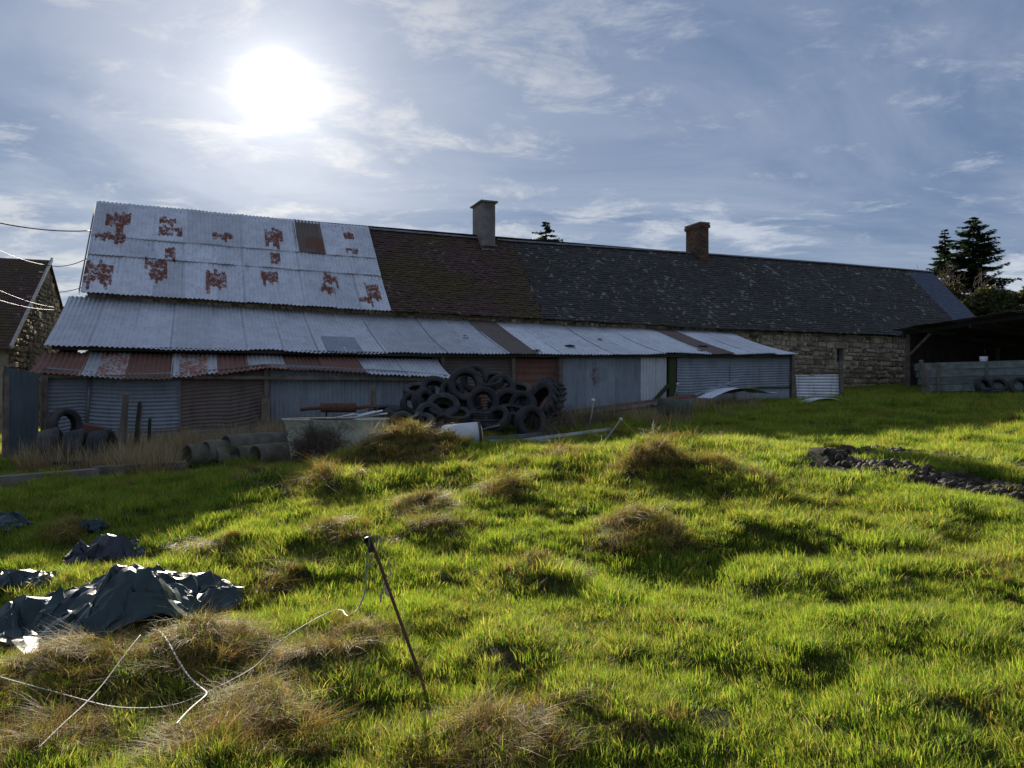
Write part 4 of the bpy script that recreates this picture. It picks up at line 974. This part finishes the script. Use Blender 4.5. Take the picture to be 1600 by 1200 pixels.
def gpoly(pix, lift=.03, n=3, wob=0):
    """points lying on top of the grass under given picture positions"""
    out = []
    g = [ground_pt(*p) for p in pix]
    for (a_, b_) in zip(g[:-1], g[1:]):
        for i in range(2):
            t = i/2; x = a_[0]+(b_[0]-a_[0])*t; y = a_[1]+(b_[1]-a_[1])*t
            z = np.mean([gz(x+dx, y+dy) for dx, dy in ((0, 0), (.15, 0), (-.15, 0), (0, .15), (0, -.15))]); out.append(Vector((x, y, float(z)+lift)))
    for k in range(2): out = [out[0]]+[(a_+b_*2+c_)/4 for a_, b_, c_ in zip(out[:-2], out[1:-1], out[2:])]+[out[-1]]
    return out
def rope(name, pts, r, mat, label, cat, flat=.35):
    o0 = Vector(pts[0]); o = MB().tube([Vector(p)-o0 for p in pts], r, 6, None, flat).build(name, mat, None, True); o.location = o0; return tag(o, label, cat)
g1p = gpoly([(0, 1100), (60, 1105), (130, 1112), (180, 1128), (230, 1131), (280, 1122), (330, 1100), (390, 1078), (420, 1055)], .07, 6, .006)
x_, y_ = ground_pt(440, 1040)
tail = [Vector((x_, y_, gz(x_, y_)+.12)), Vector((x_+.25, y_+.3, gz(x_+.25, y_+.3)+.16)), at(545, 970, ytop-.25), at(570, 935, ytop-.08), pt+Vector((-.03, -.02, -.15)), pt+Vector((-.015, -.02, .03))]
def smooth(pts, k=3):
    for _ in range(k):
        o = [pts[0]]
        for a_, b_ in zip(pts[:-1], pts[1:]): o += [a_.lerp(b_, .25), a_.lerp(b_, .75)]
        pts = o+[pts[-1]]
    return pts
rope('fence_tape', smooth(g1p+tail, 2), .0048, M_TAPE, 'long white fence tape sagging from the leaning stake across the grass', 'tape')
rope('fence_tape', smooth(gpoly([(60, 1200), (105, 1150), (160, 1108), (200, 1065), (237, 1022)], .08, 6, .006), 2), .0042, M_TAPE, 'straight white fence tape running up to the dry tussock by the tarp', 'tape')
rope('fence_tape', smooth(gpoly([(238, 1014), (252, 1045), (275, 1080), (305, 1100), (330, 1112), (318, 1140), (285, 1165), (265, 1205)], .09, 6, .006), 2), .0055, M_TAPE, 'twisted broad white fence tape hanging over the dry tussock', 'tape')
# second stake with rope, mid distance
q0 = at(970, 655, 12.6)
rope('electric_rope', smooth([at(850, 742, 9.6), at(880, 732, 10.2), at(915, 713, 10.9), at(945, 690, 11.8), q0], 2), .012, M_TAPE, 'pale electric fence rope rising to the yellow stake', 'rope', 1)
o = rope('electric_rope', smooth([at(925, 678, 13.0), at(942, 682, 12.9), at(957, 673, 12.7), q0+Vector((0, .02, 0))], 2), .007, M_TAPE, 'thin loop of pale rope behind the yellow stake', 'rope', 1)
ys = empty('yellow_stake', at(993, 678, 12.5), 0, 'short yellow stake leaning in the grass holding the pale rope', 'stake'); bpy.context.view_layer.update(); yi = ys.matrix_world.inverted()
MB().tube([yi@at(1003, 688, 12.5), yi@q0], .010, 6).build('rod', M_YELLOW, ys, True)
MB().box(yi@q0, (.05, .05, .05)).build('insulator', M_WHITE, ys, bevel=.01)
def pin(px, yb, yt, Y, lab):
    e = empty('fence_pin', at(px, yb, Y), 0, lab, 'stake'); bpy.context.view_layer.update(); i_ = e.matrix_world.inverted(); a_ = at(px, yb+6, Y); b_ = at(px+8, yt, Y)
    MB().tube([i_@a_, i_@a_.lerp(b_, .5)+Vector((.02, 0, 0)), i_@b_], .014, 6).build('rod', M_TAPE, e, True); MB().box(i_@b_, (.06, .05, .05), (0, .3, 0)).build('insulator', M_WHITE, e, bevel=.01)
pin(919, 664, 625, 13.6, 'white plastic fence pin beside the tractor tyre'); pin(1051, 622, 600, 17.4, 'short white fence pin before the mossy post')
rope('fence_wire', [at(1314, 626, 24.5), at(1345, 627, 24.4)], .012, M_TAPE, 'short white wire on the grass by the low corrugated fence', 'wire', 1)
# overhead cables
def cable(a_, b_, sag, r, mat, label):
    P_ = [a_.lerp(b_, i/14)-Vector((0, 0, sag*4*(i/14)*(1-i/14))) for i in range(15)]; rope('overhead_cable', P_, r, mat, label, 'cable', 1)
cable(at(-60, 334, 17), at(145, 360, 23.2), .15, .018, M_CABLE, 'dark overhead cable running to the gable end of the tin roof')
cable(at(-40, 372, 16), at(73, 414, 25.2), .1, .006, M_CABLEW, 'thin pale cable running to the ridge of the neighbouring house')
cable(at(73, 414, 25.2), at(136, 404, 22.3), .12, .012, M_CABLE, 'thin dark cable from neighbouring ridge to the tin roof edge')
cable(at(-60, 424, 15), at(84, 480, 23.5), .12, .006, M_CABLEW, 'upper pale cable crossing the neighbouring stone gable')
cable(at(-60, 447, 15), at(84, 484, 23.5), .12, .006, M_CABLEW, 'lower pale cable crossing the neighbouring stone gable')
cable(at(82, 456, 25.5), at(128, 449, 21.3), .05, .010, M_CABLE, 'short thin wire between the neighbouring gable and the tin roof corner')
post(96, 560, 478, 27, .2, 0, 'dark pole standing behind the gap between the two houses', 'pole', M_BARK)

# ------------------------------------------------------------------ trees
def leaf_cloud(centers, n, size, cols, asp=1.0, flat=.0):
    c = np.array([q[:3] for q in centers]); rr = np.array([q[3] for q in centers])
    idx = rng.choice(len(c), n, p=rr**2/np.sum(rr**2)); dirs = rng.normal(size=(n, 3)); dirs /= np.linalg.norm(dirs, axis=1)[:, None]
    p = c[idx]+dirs*(rr[idx]*rng.uniform(.35, 1.05, n)**.7)[:, None]*np.array([1, 1, .85])
    a_ = rng.normal(size=(n, 3)); a_ /= np.linalg.norm(a_, axis=1)[:, None]; b_ = np.cross(a_, rng.normal(size=(n, 3))); b_ /= np.linalg.norm(b_, axis=1)[:, None]
    s = size*rng.uniform(.6, 1.3, n)[:, None]
    V = np.stack([p-a_*s*asp, p+b_*s*.5, p+a_*s*asp, p-b_*s*.5], 1).reshape(-1, 3); col = np.array(cols)[rng.integers(0, len(cols), n)]*rng.uniform(.7, 1.25, (n, 1))
    return V, np.repeat(col, 4, 0)
def quads_obj(name, V, col, mat, parent):
    n = len(V)//4; me = bpy.data.meshes.new(name); me.vertices.add(len(V)); me.vertices.foreach_set('co', np.asarray(V, np.float32).ravel())
    me.loops.add(n*4); me.loops.foreach_set('vertex_index', np.arange(n*4, dtype=np.int32)); me.polygons.add(n); me.polygons.foreach_set('loop_start', np.arange(0, n*4, 4, dtype=np.int32)); me.update()
    a_ = me.color_attributes.new('col', 'FLOAT_COLOR', 'POINT'); a_.data.foreach_set('color', np.concatenate([col, np.ones((len(col), 1))], 1).astype(np.float32).ravel())
    return link(name, me, parent, mat)
def conifer(px, ytop, Y, H, Rad, label, dens=1.0, droop=.25, group=None):
    p = at(px, ytop, Y); zg_ = p.z-H
    e = empty('conifer', (p.x, p.y, zg_), 0, label, 'tree', group)
    MB().tube([(0, 0, 0), (0, 0, H*.5), (0, 0, H*.98)], .22, 8, .03).build('trunk', M_BARK, e, True)
    V = []; lim = MB(); z = H*.22
    while z < H*.985:
        f_ = 1-(z/H); rr = Rad*(f_**.75)*1.25 if f_ < .75 else Rad
        nb = int((7 if f_ > .15 else 5)*dens)+1
        for k in range(nb):
            th = random.uniform(0, 6.283); L = rr*random.choice((.45, .7, .9, 1.0, 1.25))
            if random.random() < .12: continue
            up = random.uniform(-.1, .3) if f_ < .3 else random.uniform(-.25, .12)
            zk = z+random.uniform(-.35, .35)*min(1, f_*4)
            pts = [Vector((math.cos(th)*L*t, math.sin(th)*L*t, zk+L*(up*t-droop*t*t+.22*t**3))) for t in (0, .35, .7, 1)]
            lim.tube(pts, .03, 4, .006, cap=False)
            nn = int(30+L*34)
            for i in range(nn):
                t = random.uniform(.12, 1.05); q = pts[0].lerp(pts[3], t); q.z = zk+L*(up*t-droop*t*t+.22*t**3)
                side = Vector((-math.sin(th), math.cos(th), 0)); sgn = random.choice((-1, 1))
                ln = random.uniform(.3, .65)*(1.15-.5*t)*min(1, .4+L*.35)
                dv = (side*sgn*random.uniform(.5, 1)+Vector((math.cos(th), math.sin(th), 0))*random.uniform(.3, .9)+Vector((0, 0, random.uniform(-.5, .15)))).normalized()*ln
                wv = dv.cross(Vector((random.uniform(-.4, .4), random.uniform(-.4, .4), 1))).normalized()*ln*.22
                V += [q, q+dv*.5+wv, q+dv, q+dv*.5-wv]
        z += random.uniform(.16, .26)*H/12
    V = np.array([tuple(q) for q in V]); col = np.repeat(np.array([[.034, .058, .030]])*rng.uniform(.6, 1.6, (len(V)//4, 1)), 4, 0)
    quads_obj('crown', V, col, M_LEAF, e); lim.build('limbs', M_BARK, e)['kind'] = 'stuff'
conifer(1520, 336, 58, 14.5, 4.6, 'broad dark conifer rising behind the farmhouse end', 1.2)
conifer(1476, 354, 60, 13.5, 2.4, 'slender dark conifer beside the broad conifer', 1.1)
conifer(853, 343, 62, 12.5, 3.6, 'small conifer tip showing above the slate roof', .8)
def bush(px, ytop, ybot, Y, wpx, label, cols, n=5200, twig=True, name='evergreen_bush', leaf=.13):
    pt_ = at(px, ytop, Y); Wd = wpx*Y/F/2; zb = plane_h(pt_.x, pt_.y); H = pt_.z-zb
    e = empty(name, (pt_.x, pt_.y, zb), 0, label, 'bush', 'hedge bushes beyond the open shed')
    cen = []
    for k in range(44):
        th = random.uniform(0, 6.283); r_ = Wd*math.sqrt(random.random())*.85; z = H*random.uniform(.25, .92)*(1-.35*(r_/Wd)**2)
        cen.append((math.cos(th)*r_, math.sin(th)*r_, z, random.uniform(.35, .85)*min(1, Wd/2)))
    V, col = leaf_cloud(cen, n, leaf, cols); quads_obj('crown', V, col, M_LEAF, e)
    m = MB()
    for k in range(34 if twig else 10):
        c = random.choice(cen); end = Vector((c[0]*1.1+random.uniform(-.4, .4), c[1]*1.1, c[2]+random.uniform(.1, .9)))
        m.tube([(random.uniform(-.3, .3), random.uniform(-.3, .3), 0), (c[0]*.5, c[1]*.5, c[2]*.6), end], .045, 4, .008, cap=False)
    m.build('stems', M_TWIG, e)
GR = [(.05, .06, .02), (.075, .08, .03), (.035, .045, .015), (.10, .10, .045)]
BRN = [(.085, .07, .035), (.06, .055, .025), (.11, .09, .05), (.045, .05, .02)]
bush(1478, 428, 500, 47, 75, 'brownish twiggy bush just beyond the blue slate roof end', BRN, 9000)
bush(1545, 436, 500, 45, 100, 'olive leafy bush below the broad conifer', GR, 17000)
bush(1600, 416, 500, 44, 90, 'tall pale green ivy bush rising over the open shed roof', GR, 17000)
bush(1668, 425, 500, 43, 100, 'dense hedge bush behind the far end of the open shed', GR, 12000, False)
def bare_tree(px, ytop, Y, H, Wd, label, name='bare_tree', n=5, mat=M_TWIG):
    p = at(px, ytop, Y); e = empty(name, (p.x, p.y, p.z-H), 0, label, 'tree')
    tr_ = MB(); tw = MB()
    tr_.tube([(0, 0, 0), (.1, 0, H*.25), (0, 0, H*.45)], .16, 7, .09); tr_.build('trunk', M_BARK, e, True)
    def grow(a_, dv, L, r, dep):
        b_ = a_+dv*L; mid = a_.lerp(b_, .5)+Vector((random.uniform(-.1, .1), random.uniform(-.1, .1), random.uniform(-.05, .1)))*L
        tw.tube([a_, mid, b_], r, 4, r*.6, cap=False)
        if dep > 0:
            for k in range(3): grow(a_.lerp(b_, random.uniform(.5, 1)), (dv+Vector((random.uniform(-.7, .7), random.uniform(-.7, .7), random.uniform(-.25, .5)))).normalized(), L*.68, r*.6, dep-1)
    for k in range(n): grow(Vector((0, 0, H*random.uniform(.2, .45))), Vector((random.uniform(-1, 1)*Wd, random.uniform(-1, 1)*Wd, 1)).normalized(), H*.26, .06, 4)
    tw.build('crown', mat, e)
bare_tree(1470, 395, 50, 9.0, .6, 'bare winter tree between the roof end and the slender conifer')
bare_tree(92, 452, 60, 8.0, .7, 'distant bare tree in the gap between the houses')
bare_tree(62, 500, 52, 6.5, .8, 'low bare tree beyond the neighbouring gable')
bare_tree(1420, 412, 62, 9.5, .7, 'faint bare tree top above the slate roof end')

# ------------------------------------------------------------------ grass, straw, weeds
POOL = {}
def blades(nb, hmin, hmax, rad, lean, width, cols, droop=.0, seg=3, comb=None):
    th = rng.uniform(0, 2*np.pi, nb); r0 = rad*np.sqrt(rng.uniform(0, 1, nb)); bx = r0*np.cos(th); by = r0*np.sin(th)
    az = (th if comb is None else comb)+rng.normal(0, .9 if comb is None else .75, nb); h = rng.uniform(hmin, hmax, nb); ln = np.abs(rng.normal(lean, lean*.5, nb)); wd = width*rng.uniform(.7, 1.3, nb); dr = droop*rng.uniform(.4, 1.3, nb)
    face = az+np.pi/2+rng.normal(0, .5, nb)
    V = []; 
    for k in range(seg+1):
        t = k/seg; q = ln*h*t**1.7
        x = bx+np.cos(az)*q; y = by+np.sin(az)*q; z = h*(t-dr*t*t)-.015*(k == 0)
        ww_ = wd*(1-t)**.7*.5 if k < seg else 0
        V.append(np.stack([x-np.cos(face)*ww_, y-np.sin(face)*ww_, z], 1)); V.append(np.stack([x+np.cos(face)*ww_, y+np.sin(face)*ww_, z], 1))
    V = np.stack(V, 1)                                                       # nb, 2(seg+1), 3
    m_ = 2*(seg+1); base = (np.arange(nb)*m_)[:, None, None]
    Fq = np.array([[2*k, 2*k+1, 2*k+3, 2*k+2] for k in range(seg)])[None]+base
    col = np.array(cols)[rng.integers(0, len(cols), nb)]*rng.uniform(.75, 1.25, (nb, 1))
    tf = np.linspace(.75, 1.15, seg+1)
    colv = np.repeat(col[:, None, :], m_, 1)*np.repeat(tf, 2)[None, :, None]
    return V.reshape(-1, 3), Fq.reshape(-1, 4), colv.reshape(-1, 3)
def tuft_obj(name, parts, mat):
    Vs, Fs, Cs = [], [], []; o = 0
    for (V, Fq, c) in parts: Vs.append(V); Fs.append(Fq+o); Cs.append(c); o += len(V)
    V = np.concatenate(Vs); Fq = np.concatenate(Fs); c = np.concatenate(Cs)
    me = bpy.data.meshes.new(name); me.vertices.add(len(V)); me.vertices.foreach_set('co', V.astype(np.float32).ravel())
    me.loops.add(Fq.size); me.loops.foreach_set('vertex_index', Fq.ravel().astype(np.int32)); me.polygons.add(len(Fq)); me.polygons.foreach_set('loop_start', np.arange(0, Fq.size, 4, dtype=np.int32))
    me.polygons.foreach_set('use_smooth', np.ones(len(Fq), bool)); me.update()
    a_ = me.color_attributes.new('col', 'FLOAT_COLOR', 'POINT'); a_.data.foreach_set('color', np.concatenate([c, np.ones((len(c), 1))], 1).astype(np.float32).ravel())
    me.materials.append(mat); return bpy.data.objects.new(name, me)
def pool(name, objs):
    col = bpy.data.collections.new(name)
    for o in objs: col.objects.link(o)
    return col
G1 = [(.17, .275, .030), (.22, .295, .040), (.115, .21, .026), (.29, .31, .06)]
G2 = [(.20, .25, .04), (.30, .30, .065), (.12, .185, .03), (.37, .33, .11)]
ST = [(.36, .23, .085), (.27, .16, .055), (.42, .29, .12), (.19, .11, .04), (.26, .20, .05)]
WD = [(.29, .22, .145), (.36, .28, .19), (.22, .16, .105), (.44, .36, .25)]
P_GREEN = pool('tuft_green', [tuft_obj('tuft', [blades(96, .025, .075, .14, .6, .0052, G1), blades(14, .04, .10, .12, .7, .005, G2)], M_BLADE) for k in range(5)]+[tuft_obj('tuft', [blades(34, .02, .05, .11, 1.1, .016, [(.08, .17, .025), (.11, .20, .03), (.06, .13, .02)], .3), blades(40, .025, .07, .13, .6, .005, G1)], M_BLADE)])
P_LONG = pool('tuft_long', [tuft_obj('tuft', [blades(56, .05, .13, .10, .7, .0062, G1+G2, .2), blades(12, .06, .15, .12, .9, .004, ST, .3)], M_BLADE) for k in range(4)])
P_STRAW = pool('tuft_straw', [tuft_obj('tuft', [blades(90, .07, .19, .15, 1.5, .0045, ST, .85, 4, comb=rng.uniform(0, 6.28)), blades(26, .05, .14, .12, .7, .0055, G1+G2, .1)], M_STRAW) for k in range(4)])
def stalks(n):
    parts = [blades(n, .2, .62, .22, .3, .009, WD, .05, 4), blades(n*2, .10, .38, .24, .8, .008, WD+ST, .3, 4)]
    return parts
P_WEED = pool('tuft_weed', [tuft_obj('tuft', stalks(26), M_STRAW) for k in range(4)])
def twiggy():
    m = MB()
    def gr(a_, dv, L, r, dep):
        b_ = a_+dv*L; m.tube([a_, b_], r, 3, r*.6, cap=False)
        if dep:
            for k in range(3): gr(a_.lerp(b_, random.uniform(.4, 1)), (dv+Vector((random.uniform(-.9, .9), random.uniform(-.9, .9), random.uniform(-.2, .4)))).normalized(), L*.62, r*.6, dep-1)
    for k in range(7): gr(Vector((random.uniform(-.2, .2), random.uniform(-.2, .2), 0)), Vector((random.uniform(-.5, .5), random.uniform(-.5, .5), 1)).normalized(), .22, .004, 3)
    return bpy.data.objects.new('twigs', pyd('twigs', m.V, m.F, M_TWIG))
P_TWIG = pool('tuft_twig', [twiggy() for k in range(3)])
def gn_scatter(name, pts, scale, coll, label, cat, tilt=.12):
    n = len(pts); me = bpy.data.meshes.new(name); me.vertices.add(n); me.vertices.foreach_set('co', np.asarray(pts, np.float32).ravel()); me.update()
    rot = np.stack([rng.normal(0, tilt, n), rng.normal(0, tilt, n), rng.uniform(0, 6.283, n)], 1)
    a_ = me.attributes.new('rot', 'FLOAT_VECTOR', 'POINT'); a_.data.foreach_set('vector', rot.astype(np.float32).ravel())
    a_ = me.attributes.new('scl', 'FLOAT', 'POINT'); a_.data.foreach_set('value', np.asarray(scale, np.float32))
    a_ = me.attributes.new('idx', 'INT', 'POINT'); a_.data.foreach_set('value', rng.integers(0, 99, n).astype(np.int32))
    o = link(name, me); tag(o, label, cat, None, 'stuff')
    g = bpy.data.node_groups.new(name+'_scatter', 'GeometryNodeTree')
    g.interface.new_socket('Geometry', in_out='INPUT', socket_type='NodeSocketGeometry'); g.interface.new_socket('Geometry', in_out='OUTPUT', socket_type='NodeSocketGeometry')
    N_ = g.nodes; L_ = g.links
    gi = N_.new('NodeGroupInput'); go = N_.new('NodeGroupOutput'); ip = N_.new('GeometryNodeInstanceOnPoints'); ci = N_.new('GeometryNodeCollectionInfo')
    ci.inputs['Collection'].default_value = coll; ci.inputs['Separate Children'].default_value = True; ci.inputs['Reset Children'].default_value = True
    def na(nm, ty): q = N_.new('GeometryNodeInputNamedAttribute'); q.data_type = ty; q.inputs['Name'].default_value = nm; return q.outputs['Attribute']
    L_.new(gi.outputs[0], ip.inputs['Points']); L_.new(ci.outputs[0], ip.inputs['Instance']); ip.inputs['Pick Instance'].default_value = True
    L_.new(na('idx', 'INT'), ip.inputs['Instance Index'])
    e2r = N_.new('FunctionNodeEulerToRotation'); L_.new(na('rot', 'FLOAT_VECTOR'), e2r.inputs[0]); L_.new(e2r.outputs[0], ip.inputs['Rotation'])
    L_.new(na('scl', 'FLOAT'), ip.inputs['Scale']); L_.new(ip.outputs[0], go.inputs[0])
    md = o.modifiers.new('scatter', 'NODES'); md.node_group = g
    return o
def field(n_per, ylo, yhi, margin=1.5):
    area = ((.69*yhi+margin)+(.69*ylo+margin))*(yhi-ylo); n = int(n_per*area)
    y = np.sqrt(rng.uniform(ylo**2, yhi**2, n)); x = rng.uniform(-1, 1, n)*(.69*y+margin); return x, y
def straw_field(x, y):
    s = fbm(x*.9+3, y*.9, 61, 4)*1.6
    for (tx, ty, rad, hh) in TUSS: s = np.maximum(s, (.62+hh)*np.exp(-((x-tx)**2+(y-ty)**2)/(rad*.9)**2))
    s = s+.33*sst(y, 10.5, 13)*(1-sst(x, -3, 3))+.22*(1-sst(x, -1.6, .2))*(1-sst(y, 4.6, 6.0))+.6*np.exp(-((x+1.5)/.95)**2-((y-10.2)/.8)**2)
    return s
TARPS = [(o.location.x, o.location.y, .78 if o.name.startswith('plastic_tarp') else .17) for o in C.objects if o.get('category') == 'tarp']
def keep_mask(x, y):
    u, v = uv_of(x, y)
    k = (v > np.where(u < 9, 7.6, np.where(u < 21.4, 6.45, 3.2))) | (u < -1.0)
    k &= mud_mask(x, y) < .1+.25*rng.uniform(size=len(x))
    for (tx, ty, r_) in TARPS: k &= np.hypot(x-tx, (y-ty)*1.15) > r_*.82
    return k
gp_, gs_, lp_, ls_, sp_, ss_ = [], [], [], [], [], []
for (dn, y0, y1, sc_) in ((230, 2.0, 5.0, .68), (125, 5.0, 8.0, .9), (64, 8.0, 12.5, 1.2), (27, 12.5, 20, 1.55), (14, 20, 34, 2.0)):
    x, y = field(dn, y0, y1); k = keep_mask(x, y); x, y = x[k], y[k]
    s = straw_field(x, y)+rng.normal(0, .10, len(x)); z = hfun(x, y); lush = fbm(x*.7, y*.7+20, 77, 3)
    straw = s > .50; lng = (~straw) & ((lush > .06) | (s > .28)) & (rng.uniform(size=len(x)) < .6)
    thin = rng.uniform(size=len(x)) < .9
    scl = sc_*rng.uniform(.75, 1.25, len(x))*(1+.3*lush)
    P3 = np.stack([x, y, z], 1)
    g_ = ~straw & ~lng; gp_.append(P3[g_]); gs_.append(scl[g_]); lp_.append(P3[lng]); ls_.append(scl[lng]*.9); q = straw & thin; sp_.append(P3[q]); ss_.append(scl[q]*.8)
gn_scatter('grass', np.concatenate(gp_), np.concatenate(gs_), P_GREEN, 'short green grass covering the field', 'grass')
gn_scatter('long_grass', np.concatenate(lp_), np.concatenate(ls_), P_LONG, 'longer yellowish grass tufts in the field', 'grass')
gn_scatter('dry_grass', np.concatenate(sp_), np.concatenate(ss_), P_STRAW, 'dry straw-coloured tussocks in the field', 'grass', .3)
# dead weeds along the sheds
wp = []; tw = []
def zone(poly_px, n):
    out = []
    for k in range(n):
        i = random.randrange(len(poly_px)); cx, cy, rx, ry = poly_px[i]
        a_ = random.uniform(0, 6.283); r_ = math.sqrt(random.random()); x, y = ground_pt_p(cx+math.cos(a_)*r_*rx, cy+math.sin(a_)*r_*ry); out.append((x, y, gz(x, y)))
    return out
def ground_pt_p(px, py):
    r = ray(px, py); t = 6.0
    while t < 40 and EYE+r[2]*t > plane_h(r[0]*t, r[1]*t)+.0: t += .1
    return r[0]*t, r[1]*t
wp = zone([(250, 705, 60, 18), (300, 700, 80, 14), (390, 692, 70, 14), (440, 685, 30, 14), (200, 718, 50, 12), (120, 735, 90, 8), (215, 735, 60, 10)], 1500)
wp += zone([(1115, 650, 40, 8), (1160, 640, 25, 6), (1030, 660, 40, 6), (640, 690, 80, 10), (960, 655, 60, 6), (1090, 632, 60, 5)], 150)
gn_scatter('dead_weeds', np.array(wp), rng.uniform(.55, 1.15, len(wp)), P_WEED, 'grey-brown dead weeds standing along the sheds and scrap', 'weeds', .2)
tw = zone([(870, 690, 32, 8), (885, 680, 25, 6), (820, 672, 18, 5), (700, 668, 22, 4), (480, 705, 30, 8), (930, 675, 30, 6), (640, 675, 15, 4)], 60)
gn_scatter('dry_twigs', np.array(tw), rng.uniform(.7, 1.5, len(tw)), P_TWIG, 'reddish dry twigs and brambles by the scrap metal', 'twigs', .25)
# bramble heap over the trough
bt = [(tp.x-.25+random.gauss(0, .3), tp.y-.45+random.gauss(0, .16), tz+zt*.2+random.uniform(-.05, .28)) for k in range(70)]
gn_scatter('bramble_heap', np.array(bt), rng.uniform(.6, 1.1, len(bt)), P_TWIG, 'tangle of dead brambles hanging over the enamel trough', 'brambles', .9)
# clods along the ruts
CL = []
for k in range(5):
    bm = bmesh.new(); bmesh.ops.create_icosphere(bm, subdivisions=2, radius=.55)
    for v_ in bm.verts: v_.co *= 1+.45*(float(vnoise(np.float64(v_.co.x*3+k*9), np.float64(v_.co.y*3+v_.co.z*4), k))-.5)
    me = bpy.data.meshes.new('clod'); bm.to_mesh(me); bm.free(); CL.append(me)
m = MB()
for pts in MUD:
    for k in range(520):
        i = random.randrange(len(pts)-1); t = random.random(); lane = random.choice((-.26, .0, .24))
        x = pts[i][0]+(pts[i+1][0]-pts[i][0])*t+random.gauss(0, .05); y = pts[i][1]+(pts[i+1][1]-pts[i][1])*t+lane*1.5+random.gauss(0, .07)
        s = random.uniform(.03, .085)*(1.3 if random.random() < .12 else 1)*.9; src = random.choice(CL); o_ = len(m.V); M = Euler([random.uniform(0, 6) for q in range(3)]).to_matrix()*1
        c = Vector((x, y, gz(x, y)+s*.25))
        m.V += [tuple(c+(M@Vector((v_.co.x*s*1.5, v_.co.y*s*1.3, v_.co.z*s*.75)))) for v_ in src.vertices]; m.F += [tuple(q+o_ for q in p.vertices) for p in src.polygons]
o = m.build('mud_clods', simple('dry_mud', (.085, .062, .042, 1), (.04, .031, .023, 1), 9, .85, bump=.6, isl=.4), None, True); tag(o, 'trodden mud clods along the ruts in the field', 'mud', None, 'stuff')
